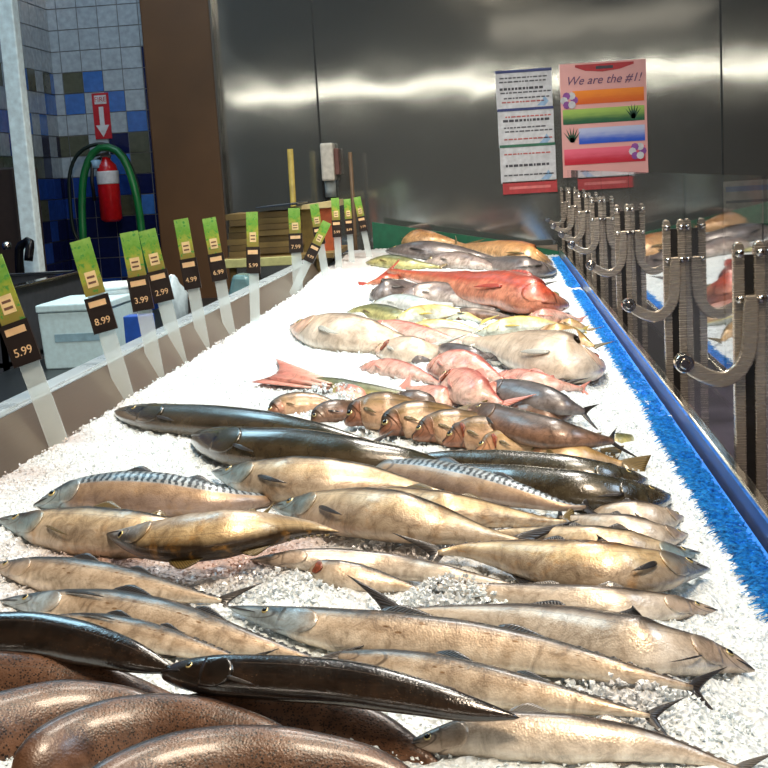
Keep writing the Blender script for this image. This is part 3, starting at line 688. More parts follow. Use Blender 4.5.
for i, (Y, nm) in enumerate(zip(py, names)):
    rt = empty('glass_guard_post', (GX, Y, -.4)); POSTS.append(rt); tag(rt, 'slotted steel guard post, '+nm, 'post', 'steel posts holding the glass guard')
    mb = MB()
    for sx in (-1, 1):
        # upright bar with a rounded top
        pts = []
        x0 = GX-.012+sx*.0165; hw = .009
        prof_ = [(-hw, -.42), (hw, -.42), (hw, .345)]+[(hw*math.cos(a), .345+hw*1.4*math.sin(a)) for a in [math.pi*k/6 for k in range(1, 6)]]+[(-hw, .345)]
        v_, f_ = prism([Vector((x0+a, Y-.009, b)) for a, b in prof_], Vector((0, .018, 0))); mb.add(v_, f_)
    o = mb.build('upright', PM, rt, bevel=.002); orient(o)
    MB().box((GX-.02, Y-.004, -.42), (GX-.004, Y+.005, .335)).build('slot', SLOT, rt)
    for z in (.338, .262):
        for sx in (-1, 1):
            MB().tube([(GX-.012+sx*.0165, Y-.009, z), (GX-.012+sx*.0165, Y-.016, z)], .0065, 12).build('bolt', STP, rt, smooth=True)
    # hooked arm: down the post, then curving in towards the counter
    path = [(GX-.012, .27), (GX-.014, .20), (GX-.02, .168), (GX-.036, .142), (GX-.060, .131), (GX-.085, .138), (GX-.108, .152), (GX-.122, .162)]
    path = resample(catmull([Vector((a, 0, b)) for a, b in path], 40), 24)
    am = MB(); L_ = []; R2 = []
    for k, p in enumerate(path):
        t_ = (path[min(k+1, 24)]-path[max(k-1, 0)]).normalized(); nn = Vector((-t_.z, 0, t_.x)); hw = .013*(1 if 1 < k < 22 else .7+.15*min(k, 24-k))
        L_.append(p+nn*hw); R2.append(p-nn*hw)
    pol = L_+R2[::-1]
    vv = []; ff = []
    for k in range(25):
        vv += [Vector((L_[k].x, Y-.012, L_[k].z)), Vector((R2[k].x, Y-.012, R2[k].z)), Vector((R2[k].x, Y-.024, R2[k].z)), Vector((L_[k].x, Y-.024, L_[k].z))]
    for k in range(24):
        for j in range(4): ff.append((k*4+j, k*4+(j+1) % 4, k*4+4+(j+1) % 4, k*4+4+j))
    ff += [(0, 1, 2, 3), (99, 98, 97, 96)]
    am.add(vv, ff); o = am.build('hooked_arm', PM, rt, bevel=.003); orient(o)
    nb = MB(); nb.tube([(GX-.122, Y-.03, .162), (GX-.122, Y-.004, .162)], .016, 20); nb.tube([(GX-.122, Y-.034, .162), (GX-.122, Y-.03, .162)], .009, 16)
    nb.build('arm_knob', STP, rt, smooth=False, bevel=.002)
ends = [.35]+py+[WALL-.02]
for i in range(len(ends)-1):
    a_, b_ = ends[i]+(.006 if i else 0), ends[i+1]-.006
    o = MB().box((GX+.012, a_, -.42), (GX+.020, b_, .462)).build('glass_panel', GL.m, POSTS[min(i, 6)])

# ------------------------------------------------------------------ price paddles
def tag_mat():
    t = NT('green_card'); tc = t.n('TexCoord'); n1 = t.noise(tc.outputs['Object'], 45, 3, .6)
    sep = t.n('SeparateXYZ'); t.set(sep.inputs[0], tc.outputs['UV'])
    n2 = t.noise(tc.outputs['Object'], 90, 2)
    c = t.ramp(t.math('ADD', sep.outputs[1], t.math('MULTIPLY', t.math('SUBTRACT', n1, .5), .9)), [(.1, hx('8a7f3a')), (.4, hx('98a03a')), (.65, hx('5f9630')), (1, hx('83ad52'))])
    c = t.mix(t.step(n2, .55, .7), c, hx('3f8a3a')); t.bsdf(c, .3, 0); return t.m
GT = tag_mat(); PLAC = plain('placard_black', '1f1512', .3); PTXT = plain('placard_text', 'e0b98a', .5); CARD = plain('card_cream', 'e0c592', .5); INK = plain('ink', '6a4a3a', .6)
t = NT('clear_acrylic'); tr = t.n('BsdfTransparent'); tr.inputs[0].default_value = (.93, .96, .96, 1); pb = t.n('BsdfPrincipled'); pb.inputs['Base Color'].default_value = (.75, .82, .82, 1); pb.inputs['Roughness'].default_value = .12
mx = t.n('MixShader'); mx.inputs[0].default_value = .36; t.set(mx.inputs[1], tr); t.set(mx.inputs[2], pb); t.t.links.new(mx.outputs[0], t.out.inputs[0]); ACR = t.m
def text_obj(name, s, size, mat, parent, mat4, ext=.0004, shear=0.0):
    c = bpy.data.curves.new(name, 'FONT'); c.body = s; c.size = size; c.align_x = 'CENTER'; c.align_y = 'CENTER'; c.extrude = ext; c.shear = shear
    c.materials.append(mat); o = bpy.data.objects.new(name, c); COL.objects.link(o); o.parent = parent
    me = bpy.data.meshes.new_from_object(o); bpy.data.objects.remove(o); bpy.data.curves.remove(c)
    me.transform(mat4); o = bpy.data.objects.new(name, me); COL.objects.link(o); o.parent = parent; return o
def paddle(bx, by, tx, ty, wpx, price, label, yaw=0, curl=.0, gfrac=(.70, 1.0), pfrac=(.47, .70)):
    b = on_ice(bx, by); b.z -= .02
    # top point at nearly the same depth, leaning back a little
    ttop = at_y(tx, ty, b.y+.03); ax = (ttop-b); Lz = ax.length; z = ax.normalized()
    y = Vector((math.sin(yaw), math.cos(yaw), 0)); x = y.cross(z).normalized(); y = z.cross(x)
    depth = b.y; w = wpx*depth/F
    Mx = Matrix((x, y, z)).transposed()
    rt = empty('price_paddle', b); tag(rt, label, 'price tag', 'price paddles along the left side of the ice')
    def P(u, d, v): return b+x*(u*w)+y*d+z*(v*Lz)
    def slab(name, u0, u1, v0, v1, d0, d1, mat, bevel=0, uvs=False, sk=0.0):
        p = [P(u0,d0,v0),P(u1,d0,v0+sk),P(u1,d1,v0+sk),P(u0,d1,v0),P(u0,d0,v1),P(u1,d0,v1+sk),P(u1,d1,v1+sk),P(u0,d1,v1)]
        mb = MB().hexa(p); o = mesh_obj(name, mb.v, mb.f, mat, rt, b, smooth=False, uv=[(0,0),(1,0),(1,0),(0,0),(0,1),(1,1),(1,1),(0,1)]); orient(o); return o
    slab('stake', -.42, .42, 0, .99, -.0015, .0015, ACR)
    slab('green_card', -.5, .5, gfrac[0], gfrac[1], -.004, -.0016, GT)
    gm = gfrac[0]; gh = gfrac[1]-gfrac[0]
    slab('card_patch', -.24, .30, gm+gh*.14, gm+gh*.42, -.0052, -.0041, CARD)
    for k in range(2): slab('card_ink', -.16, .22, gm+gh*(.20+.1*k), gm+gh*(.24+.1*k), -.0058, -.0053, INK)
    slab('price_placard', -.56, .62, pfrac[0], pfrac[1], -.012, -.006, PLAC)
    ph = pfrac[1]-pfrac[0]
    slab('placard_line', -.4, .45, pfrac[0]+ph*.72, pfrac[0]+ph*.88, -.013, -.0121, PTXT)
    m4 = (Matrix((x, z, -y)).transposed()).to_4x4(); m4.translation = (P(.03, -.0126, pfrac[0]+ph*.30)-b)
    text_obj('price', price, w*.46, PTXT, rt, m4)
    return rt
paddle(60,440,-8,262,27,'5.99','price paddle at the far left, nearest the camera, reading 5.99',gfrac=(.68,1.02),pfrac=(.46,.68))
paddle(126,392,80,240,22,'8.99','price paddle standing before the white foam box, alone between the first and the pair',gfrac=(.66,1),pfrac=(.43,.65))
paddle(157,372,129,232,19,'3.99','left price paddle of the touching pair in front of the blue tiles')
paddle(180,358,147,230,18,'2.99','right price paddle of the touching pair in front of the blue tiles')
paddle(204,344,181,219,15,'4.99','price paddle directly before the left half of the brown column')
paddle(230,330,209,218,14,'6.99','price paddle before the right edge of the brown column')
paddle(255,322,252,212,12,'5.99','price paddle in front of the stacked brown cardboard')
paddle(298,288,294,208,12,'7.99','price paddle upright at the right end of the cardboard stack')
paddle(291,292,327,222,9,'4.99','price paddle tilted to the right over its neighbour, by the orange box')
paddle(326,276,314,204,9,'3.99','thin price paddle in front of the orange box front')
paddle(339,268,335,198,8,'5.99','price paddle just right of the orange box')
paddle(352,262,347,199,7,'8.99','price paddle second from the far end of the row')
paddle(370,258,357,197,7,'3.99','last price paddle of the row, closest to the green divider')

# ------------------------------------------------------------------ back wall, column, tiles
ZT = 3.4; FL = -.9
cr = at_y(222, 150, WALL); 
sbox('wall_back', (at_y(205,150,WALL).x, WALL, FL), (6.0, WALL+.08, ZT), STW)
sm = MB()
for px_ in (319, 722): 
    x_ = at_y(px_, 120, WALL).x; sm.box((x_-.006, WALL-.003, FL), (x_+.006, WALL, ZT))
struct(sm.build('trim_1', plain('seam_dark', '3a3d3d', .4, .6)))
x_ = at_y(273, 120, WALL).x
BR = plain('brown_panel', '5f4226', .5, 0, .12, 3)
cl, crr = at_y(152, 150, 7.9).x, at_y(220, 150, 7.9).x
co = MB().box((cl, 7.9, FL), (crr, 8.6, ZT)).build('column', BR, bevel=.01); struct(co); co.name = 'trim_2'
MB_ = MB().box((crr, 7.9, FL), (crr+.012, 7.999, ZT)); struct(MB_.build('trim_3', STD))
# tiles
TW = 8.0; ts = .132
cornx = at_y(60, 150, TW).x
t0 = NT('grout'); tc = t0.n('TexCoord'); t0.bsdf(t0.mix(t0.noise(tc.outputs['Object'], 40), hx('5b6066'), hx('777c80')), .7)
sbox('wall_left', (cornx-.08, 2.5, FL), (cornx, TW+.08, ZT), t0.m)
tb = sbox('wall_rear_tiled', (cornx, TW, FL), (cl+.12, TW+.08, ZT), t0.m); tb.name = 'wall_tiled'
PAL = {'w': plain('tile_white', '9aa7b0', .16), 'b': plain('tile_blue', '3a6ab0', .15), 'n': plain('tile_navy', '141c46', .15), 'o': plain('tile_olive', '505446', .18), 'd': plain('tile_mid_blue', '20408a', .15)}
tm = list(PAL.values()); tk = list(PAL.keys())
rows = {0:'wwwww',1:'wobww',2:'wbwbw',3:'wwwwb',4:'oownonn',5:'wwwbonn',6:'ndddndd',7:'dnnobnn',8:'nnnnnnn'}
ZR1 = at_y(80, 72, TW).z
def tilewall(name, origin, du, nu, seed, side):
    vs = []; fs = []; mi = []; nv = int((ZT-FL)/ts)+14; rg = random.Random(seed)
    nrm = Vector((0, -1, 0)) if not side else Vector((1, 0, 0))
    for j in range(nv):
        zt = ZR1+10*ts-j*ts
        r = j-9
        if zt > ZT: continue
        for i in range(nu):
            if r in rows and not side: k = rows[r][i % len(rows[r])] if i < 5 else 'n'
            elif r in rows: k = rg.choice({1:'wwob',2:'wbwb',3:'wbwb',4:'nowd',5:'nowd',6:'ndd',7:'nobd',8:'nnd',0:'w'}[r])
            elif r < 0: k = 'w'
            else: k = rg.choice('nnnd')
            if i == 0 and not side: pass
            p = origin+du*((i-.5)*ts); g = .0028; a_ = p+du*g+nrm*.001; b_ = p+du*(ts-g)+nrm*.001; b = len(vs)
            z1 = zt-g; z0 = zt-ts+g
            if z0 < FL: continue
            for q, z in ((a_, z0), (b_, z0), (b_, z1), (a_, z1)): vs.append(Vector((q.x, q.y, z)))
            for q, z in ((a_, z0), (b_, z0), (b_, z1), (a_, z1)): vs.append(Vector((q.x, q.y, z))+nrm*.006)
            for f in [(4,5,6,7),(0,1,5,4),(1,2,6,5),(2,3,7,6),(3,0,4,7)]: fs.append(tuple(b+x for x in f)); mi.append(tk.index(k))
    o = mesh_obj(name, vs, fs, None, loc=(origin.x, origin.y, 0), smooth=False, matidx=mi, mats=tm); orient(o); return struct(o)
tilewall('trim_4', Vector((cornx, TW, 0)), Vector((1, 0, 0)), 7, 3, False)
tilewall('trim_5', Vector((cornx, TW, 0)), Vector((0, -1, 0)), 38, 5, True)

# room shell
sbox('floor', (-6, -26, FL-.05), (6, TW+.1, FL), plain('dark_floor', '6b6474', .3, 0, .3, 4))
sbox('ceiling', (-6, -26, ZT), (6, TW+.1, ZT+.05), plain('ceiling_grey', '6f6a64', .8, 0, .2, 2))
sbox('wall_right', (6, -26, FL), (6.08, TW+.1, ZT), plain('warm_wall', '8a5e42', .7, 0, .3, 1.5))
sbox('wall_front', (-6, -26.1, FL), (6, -26, ZT), plain('shop_front', '77604c', .7, 0, .3, .8))
sbox('wall_left_side', (-6.08, -26, FL), (-6, TW+.1, ZT), plain('cool_wall', '4b6a70', .7, 0, .3, 1.5)).name = 'wall_side'

# white pole
p0, p1 = at_y(13, 58, 6.2), at_y(36, 275, 6.2)
px0 = at_y(24, 165, 6.2); w2 = 8.3*6.2/F
o = MB().box((px0.x-w2, 6.2-w2, FL), (px0.x+w2, 6.2+w2, ZT)).build('support_pole', plain('pole_white', 'd8ecf2', .35), bevel=.006)
tag(o, 'pale white square pole standing before the tiled corner at the left', 'pole')

# fire sign
def plate(name, corners_px, Y, mat, th=.006, parent=None, dy=0.0, loc=None):
    ps = [at_y(x, y, Y) for x, y in corners_px]; a_ = [Vector((p.x, Y-dy-th, p.z)) for p in ps]
    v_, f_ = prism(a_, Vector((0, th, 0))); mb = MB().add(v_, f_); o = mb.build(name, mat, parent, loc=loc); orient(o); return o
def rect_at(cx, cy, wpx, hpx, Y):
    c = at_y(cx, cy, Y); w = wpx*Y/F; h = hpx*Y/F; return c, w, h
RED = plain('sign_red', 'b0202c', .35); WHT = plain('paper_white', 'c9ccd0', .5); 
M4 = Matrix(((1,0,0,0),(0,0,-1,0),(0,1,0,0),(0,0,0,1)))
def at_local(v): m = M4.copy(); m.translation = v; return m
def wall_sign(name, cx, cy, wpx, hpx, Y, mat, label, cat, group=None):
    c, w, h = rect_at(cx, cy, wpx, hpx, Y); rt = empty(name, (c.x, Y, c.z-h/2)); tag(rt, label, cat, group)
    def r(nm, u0, v0, u1, v1, d, m, th=.003):
        return MB().box((c.x-w/2+u0*w, Y-d-th, c.z-h/2+v0*h), (c.x-w/2+u1*w, Y-d, c.z-h/2+v1*h)).build(nm, m, rt)
    def poly(nm, pts, d, m, th=.003):
        v_, f_ = prism([Vector((c.x-w/2+u*w, Y-d-th, c.z-h/2+v*h)) for u, v in pts], Vector((0, th, 0))); o = MB().add(v_, f_).build(nm, m, rt); orient(o); return o
    r('board', 0, 0, 1, 1, 0, mat, .005)
    return rt, c, w, h, r, poly
Y = TW-.01
rt, c, w, h, r, poly = wall_sign('fire_sign', 102, 116, 17, 45, Y, RED, 'red fire extinguisher sign with white downward arrow on the tiles', 'sign')
poly('arrow', [(.36,.70),(.64,.70),(.64,.30),(.9,.30),(.5,.04),(.1,.30),(.36,.30)], .0055, WHT, .002)
r('word_panel', .14, .76, .86, .95, .0055, WHT, .001)
text_obj('word', 'FIRE', h*.15, RED, rt, at_local(Vector((0, -.008, h*.855))))
# fire extinguisher
c = at_y(109, 190, 7.8); k = 7.8/F
rt = empty('fire_extinguisher', (c.x, 7.8, c.z-.2)); tag(rt, 'red fire extinguisher with white label hanging on the tiles inside a green hose', 'fire extinguisher')
def lathe(name, prof_, cx, cy, mat, parent, n=28):
    vs = []; fs = []
    for r_, z in prof_:
        for j in range(n): q = 2*math.pi*j/n; vs.append((cx+r_*math.cos(q), cy+r_*math.sin(q), z))
    for i in range(len(prof_)-1):
        for j in range(n): fs.append((i*n+j, i*n+(j+1) % n, (i+1)*n+(j+1) % n, (i+1)*n+j))
    fs.append(tuple(range(n))[::-1]); fs.append(tuple((len(prof_)-1)*n+j for j in range(n)))
    return mesh_obj(name, vs, fs, mat, parent, parent.location)
zz = lambda yp: at_y(109, yp, 7.8).z
EXR = plain('extinguisher_red', 'b5161c', .2); rr = 11*k
lathe('cylinder', [(rr*.7, zz(222)), (rr, zz(219)), (rr, zz(172)), (rr*.85, zz(165)), (rr*.4, zz(160)), (rr*.38, zz(157))], c.x, 7.8, EXR, rt)
lathe('label_band', [(rr*1.01, zz(184)), (rr*1.02, zz(183)), (rr*1.02, zz(172)), (rr*1.0, zz(171))], c.x, 7.8, WHT, rt)
MB().box((c.x-.03, 7.78, zz(158)), (c.x+.03, 7.82, zz(155))).build('valve', STD, rt, bevel=.004)
MB().hexa([Vector(p) for p in [(c.x-.07,7.79,zz(156)),(c.x+.02,7.79,zz(154)),(c.x+.02,7.81,zz(154)),(c.x-.07,7.81,zz(156)),(c.x-.07,7.79,zz(154)),(c.x+.02,7.79,zz(151)),(c.x+.02,7.81,zz(151)),(c.x-.07,7.81,zz(154))]]).build('handle', STD, rt)
MB().tube([(c.x-.03, 7.78, zz(158)), (c.x-.075, 7.75, zz(162)), (c.x-.085, 7.74, zz(180)), (c.x-.08, 7.74, zz(200))], .012, 10).build('hose', plain('rubber_black', '101214', .4), rt, smooth=True)
lathe('gauge', [(.02, zz(168)), (.035, zz(167)), (.035, zz(160)), (.02, zz(159))], c.x-.06, 7.77, plain('gauge_pale', '8ab0cc', .3), rt)
# green hose and black cable hanging on the wall
GH = plain('hose_green', '0f6a34', .35, 0, .2, 12)
def hang(name, pts, r, mat, label, cat, Y=7.72):
    P = resample(catmull([at_y(x, y, Y+dy) for x, y, dy in pts], 60), 70)
    mb = MB().tube(P, r, 12); o = mb.build(name, mat, smooth=True); tag(o, label, cat); return o
hang('garden_hose', [(84,455,0),(84,320,0),(84,262,0),(83,235,0),(82,205,.02),(84,175,.03),(92,154,.04),(104,147,.04),(118,152,.03),(128,168,.02),(136,195,0),(141,225,0),(143,262,-.02),(144,330,-.02),(145,460,0)], .024, GH, 'thick green hose looped in an arch around the fire extinguisher', 'hose')
hang('black_cable', [(88,440,.1),(87,330,.1),(86,258,.1),(74,232,.1),(70,200,.1),(70,172,.1),(80,152,.1),(100,144,.1),(122,152,.1),(136,180,.1),(140,205,.1),(138,240,.1)], .012, plain('cable_black', '14231e', .4), 'thin dark cable looped wider behind the green hose', 'cable')

# notices on the steel wall
BNV = plain('band_navy', '2b3a72', .4); BGR = plain('band_green', '2d6a52', .4); TXT = plain('small_print', '55565c', .6); TXR = plain('small_print_red', 'b5605c', .6); PBL = plain('print_blue', '8fb0d0', .5)
Yw = WALL-.004
def notice(cx, cy, band, rows_, label, seed):
    rt, c, w, h, r, poly = wall_sign('notice', cx, cy, 54, 37, Yw, WHT, label, 'sign', 'white notices stacked on the steel wall'); rg = random.Random(seed)
    r('heading_band', 0, .93, 1, 1, .0055, band, .002)
    for v, kind in rows_:
        u = rg.uniform(.06, .14); end = rg.uniform(.8, .92)
        mb = MB()
        while u < end:
            l = rg.uniform(.03, .09); th_ = .018 if kind != 'b' else .032
            mb.box((c.x-w/2+u*w, Yw-.0065, c.z-h/2+(v-th_)*h), (c.x-w/2+(u+l)*w, Yw-.005, c.z-h/2+(v+th_)*h)); u += l+.018
        mb.build('text_line', TXR if kind == 'r' else (TXT if kind == 't' else INKB), rt)
    poly('blue_mark', [(.72,.06),(.86,.04),(.93,.16),(.86,.30),(.80,.16)], .0055, PBL, .001)
    return rt
INKB = plain('print_black', '45454c', .6)
notice(524, 89, BNV, [(.80,'t'),(.70,'t'),(.52,'b'),(.42,'t'),(.28,'t'),(.18,'r')], 'white notice with navy top band, topmost of the three stacked on the steel wall', 1)
notice(526, 127, BNV, [(.78,'r'),(.68,'b'),(.5,'t'),(.4,'t'),(.2,'r')], 'white notice with blue top edge, middle of the three stacked sheets', 2)
notice(528, 163, BGR, [(.75,'r'),(.45,'b'),(.2,'t')], 'white notice with green top edge, lowest of the three stacked sheets', 3)
rt, c, w, h, r, poly = wall_sign('red_strip_sign', 530, 187, 53, 12, Yw, plain('strip_red', 'b23c40', .4), 'narrow red strip sign directly under the stacked white notices', 'sign')
r('text_line', .12, .38, .88, .6, .0055, plain('strip_pale_red', 'd97a78', .5), .001)
# colourful poster
def band_mat(name, a, b):
    t = NT(name); tc = t.n('TexCoord'); sep = t.n('SeparateXYZ'); t.set(sep.inputs[0], tc.outputs['Generated'])
    nz = t.noise(tc.outputs['Generated'], 5, 3); t.bsdf(t.mix(t.step(t.math('ADD', sep.outputs[2], t.math('MULTIPLY', t.math('SUBTRACT', nz, .5), .4)), .1, .9), hx(a), hx(b)), .3); return t.m
rt, c, w, h, r, poly = wall_sign('poster', 604, 119, 82, 108, Yw, plain('poster_pink', 'e2a8a4', .35, 0, .05, 3), 'large pink poster with orange, green, blue and red bands on the steel wall', 'poster')
poly('red_arc', [(.18,.965),(.3,.93),(.5,.915),(.7,.93),(.86,.965),(.86,.985),(.18,.985)], .0055, RED, .002)
r('arc_mark', .42, .94, .62, .965, .008, INKB, .001)
r('orange_band', .14, .64, .97, .76, .0055, band_mat('band_orange', 'd8600e', 'f08a1c'), .002)
r('green_band', .02, .47, .97, .60, .0055, band_mat('band_green_fade', '0e5a3a', '9dc05a'), .002)
r('blue_band', .20, .29, .97, .43, .0055, band_mat('band_blue_fade', '1e55c8', 'b8c4e4'), .002)
r('red_band', .02, .11, .97, .25, .0055, band_mat('band_red_fade', 'c02238', 'e86a84'), .002)
text_obj('headline', 'We are the #1!', h*.105, plain('script_purple', '6a4a70', .5), rt, at_local(Vector((0, -.008, h*.845))), shear=.35)
DG = plain('plant_green', '184a34', .5)
for (cx_, cy_, s_, mm, nm) in [(.84, .54, .10, DG, 'plant_motif'), (.12, .36, .11, DG, 'leaf_motif')]:
    for a_ in (-60, -35, -12, 12, 35, 60):
        q = R_(a_); poly(nm, [(cx_-.02, cy_-.05), (cx_+.02, cy_-.05), (cx_+math.sin(q)*s_*1.05, cy_+math.cos(q)*s_*.8)], .008, mm, .001)
PU = plain('motif_purple', '8a4a9a', .5)
for (cx_, cy_) in [(.88, .20), (.10, .68)]:
    for j in range(6):
        q = j*math.pi/3; ccx = cx_+.06*math.cos(q); ccy = cy_+.045*math.sin(q)
        poly('flower_motif', [(ccx+.045*math.cos(a_), ccy+.034*math.sin(a_)) for a_ in [k*math.pi/4 for k in range(8)]], .008+.0006*j, PU if (j % 2 == 0) else WHT, .0004)
# notice on the wall at the right, seen through the glass
rt, c, w, h, r, poly = wall_sign('price_notice', 752, 202, 54, 42, Yw, plain('notice_grey', '8b8880', .5), 'faint grey notice with blue heading low on the steel wall at the far right', 'sign')
r('heading_band', .04, .76, .96, .88, .0055, plain('heading_blue', '5c6a86', .5), .002)
r('text_line', .04, .5, .8, .56, .0055, TXT, .001)

# wall bits above the cardboard
DISP = plain('dispenser_white', 'c9c6bb', .35)
c, w, h = rect_at(328, 162, 13, 37, 7.9)
rt = empty('wall_dispenser', (c.x, 7.9, c.z-h/2)); tag(rt, 'white box dispenser fixed to the steel wall above the orange box', 'dispenser')
MB().box((c.x-w/2, 7.86, c.z-h/2), (c.x+w/2, 7.99, c.z+h/2)).build('housing', DISP, rt, bevel=.012)
MB().box((c.x+w/2, 7.88, c.z-h*.35), (c.x+w/2+.03, 7.98, c.z+h*.35)).build('side_cover', plain('dispenser_dark', '6b4a44', .4), rt, bevel=.006)
MB().tube([(c.x, 7.93, c.z-h/2-.10), (c.x, 7.93, c.z-h/2+.01)], .035, 14).build('nozzle', plain('nozzle_clear', 'a9b4b4', .3), rt, smooth=True)
MB().box((c.x-w/2-.012, 7.95, c.z-h*.9), (c.x-w/2, 7.97, c.z-.1)).build('cord', SLOT, rt)
WOOD = plain('wood_yellow', 'a99648', .6, 0, .2, 20); WD2 = plain('wood_brown', '5d4830', .6)
def stick(name, x, y0, y1, wpx, Y, mat, label):
    a_, b_ = at_y(x, y0, Y), at_y(x+.06*(y1-y0), y1, Y); w = wpx*Y/F/2
    o = MB().tube([b_, a_], w, 10).build(name, mat, smooth=True); tag(o, label, 'stick'); return o
stick('wooden_stick', 290, 149, 330, 6, 7.55, WOOD, 'yellow wooden handle standing upright behind the cardboard stack')
stick('wooden_stick', 350, 152, 330, 4, 7.6, WD2, 'dark brown wooden stick standing upright right of the white dispenser')

# ------------------------------------------------------------------ worker side
WT = -.16
BX0 = at_y(72, 274, 5.6).x+.04
bench = empty('work_bench', (-1.6, 5, FL)); tag(bench, 'low dark steel work bench behind the left side of the fish counter', 'bench')
MB().box((BX0, 3.0, WT-.03), (XL-.13, 7.3, WT)).build('top', plain('bench_dark', '20262a', .35, .4), bench, bevel=.004)
for (x_, y_) in [(BX0+.03, 3.05), (XL-.17, 3.05), (BX0+.03, 7.25), (XL-.17, 7.25)]: MB().box((x_-.02, y_-.02, FL), (x_+.02, y_+.02, WT-.03)).build('leg', STD, bench)
# steel sink tub at left
ps = at_y(20, 280, 5.6); px1 = at_y(72, 274, 5.6).x
sk = empty('steel_sink', ((ps.x+px1)/2-.4, 5.4, FL)); tag(sk, 'grey steel sink tub with bright rim between the pole and the foam box', 'sink')
x0, x1, y0, y1 = cornx+.04, px1, 4.75, 5.75; zr = at_y(45, 276, 5.6).z
mb = MB(); 
mb.box((x0, y0, FL), (x0+.02, y1, zr)); mb.box((x1-.02, y0, FL), (x1, y1, zr)); mb.box((x0, y0, FL), (x1, y0+.02, zr)); mb.box((x0, y1-.02, FL), (x1, y1, zr)); mb.box((x0, y0, zr-.3), (x1, y1, zr-.28)); mb.build('basin', plain('sink_grey', '4a5058', .35, .5), sk)
mb = MB(); mb.box((x0-.02, y0-.02, zr), (x1+.02, y0+.03, zr+.012)); mb.box((x0-.02, y1-.03, zr), (x1+.02, y1+.02, zr+.012)); mb.box((x0-.02, y0, zr), (x0+.03, y1, zr+.012)); mb.box((x1-.03, y0, zr), (x1+.02, y1, zr+.012)); mb.build('rim', STP, sk, bevel=.003)
# faucet: dark with a bright ball
c = at_y(12, 245, 6.0); fz = zr-.05
rt = empty('faucet', (c.x, 6.0, fz)); tag(rt, 'dark curved tap with a bright round end at the left edge', 'faucet')
MB().tube(resample(catmull([Vector((c.x+.02, 6.0, fz-.2)), Vector((c.x+.03, 6, c.z-.05)), Vector((c.x+.06, 6, c.z+.0)), Vector((c.x+.10, 5.98, c.z+.01)), Vector((c.x+.09, 5.96, c.z-.08))], 30), 24), .022, 12).build('spout', plain('tap_dark', '191b20', .2, .6), rt, smooth=True)
MB().box((c.x-.06, 5.96, FL), (c.x+.08, 6.04, fz-.1)).build('base', SLOT, rt)
lathe('knob', [(.004, c.z-.022), (.018, c.z-.016), (.024, c.z), (.018, c.z+.016), (.004, c.z+.022)], c.x, 5.93, STP, rt, 16)
# dark cabinet at far left behind the pole
o = MB().box((cornx+.02, 6.45, FL), (at_y(14, 175, 6.45).x, 6.8, at_y(0, 168, 6.45).z)).build('dark_cabinet', plain('cabinet_brown', '2b211e', .5), bevel=.01); tag(o, 'dark brown cabinet at the left edge behind the pale pole', 'cabinet')

# foam box
FOAM = plain('foam_blue_white', 'b4d2da', .7, 0, .06, 60)
YB = 4.6; a_, b_ = at_y(41, 352, YB), at_y(105, 302, YB); WTz = a_.z
rt = empty('foam_box', ((a_.x+b_.x)/2, YB+.18, WT)); tag(rt, 'pale blue-white foam box on the work bench behind the first price paddles', 'box')
zb = WT
MB().hexa([Vector(p) for p in [(a_.x+.012,YB,zb),(b_.x-.012,YB,zb),(b_.x-.012,YB+.36,zb),(a_.x+.012,YB+.36,zb),(a_.x,YB,b_.z-.03),(b_.x,YB,b_.z-.03),(b_.x,YB+.38,b_.z-.03),(a_.x,YB+.38,b_.z-.03)]]).build('tub', FOAM, rt, bevel=.006)
MB().box((a_.x-.004, YB-.006, b_.z-.03), (b_.x+.004, YB+.39, b_.z)).build('lid', FOAM, rt, bevel=.006)
MB().box((a_.x+.06, YB-.002, (zb+b_.z)/2-.02), (b_.x-.03, YB, (zb+b_.z)/2+.01)).build('side_print', plain('foam_print', '7fa3b4', .6), rt)
# white bag / bowl + blue jug
c = at_y(118, 300, 5.0); rt = empty('plastic_tub', (c.x, 5.0, WT)); tag(rt, 'white round plastic tub on the bench between the foam box and the tag pair', 'tub')
tz1 = at_y(118, 284, 5.0).z
lathe('bowl', [(.055, WT), (.075, WT+.01), (.10, tz1-.03), (.108, tz1-.012)], c.x, 5.0, plain('tub_white', 'd3e0e4', .4), rt)
lathe('lid', [(.112, tz1-.012), (.114, tz1-.002), (.10, tz1+.006), (.02, tz1+.012)], c.x, 5.0, plain('tub_lid', 'e4eef0', .35), rt)
c = at_y(137, 330, 4.6); o = MB().box((c.x-.05, 4.6, WT), (c.x+.05, 4.68, at_y(137, 316, 4.6).z)).build('blue_box', plain('carton_blue', '1f4ea8', .4), bevel=.004); tag(o, 'small deep blue carton beside the white tub on the bench', 'box')
# crumpled plastic bag (white) right of the pair
c = at_y(172, 290, 5.2); vs = []; fs = []
n_, m_ = 18, 14
for i in range(m_+1):
    for j in range(n_):
        ph = math.pi*i/m_; q = 2*math.pi*j/n_; rr_ = .07*(1+.35*noise.noise(Vector((math.cos(q)*2, math.sin(q)*2, ph*2.2))))
        vs.append((c.x+rr_*math.sin(ph)*math.cos(q)*.8, 5.2+rr_*math.sin(ph)*math.sin(q), (WT+c.z+.06)/2+(c.z+.06-WT)/2*math.cos(ph)*(1+.1*noise.noise(Vector((q, ph, 0))))))
for i in range(m_):
    for j in range(n_): fs.append((i*n_+j, i*n_+(j+1) % n_, (i+1)*n_+(j+1) % n_, (i+1)*n_+j))
o = mesh_obj('plastic_bag', vs, fs, plain('bag_white', 'a9bcc4', .25), loc=(c.x, 5.2, WT)); tag(o, 'crumpled white plastic bag standing behind the pair of price paddles', 'bag')

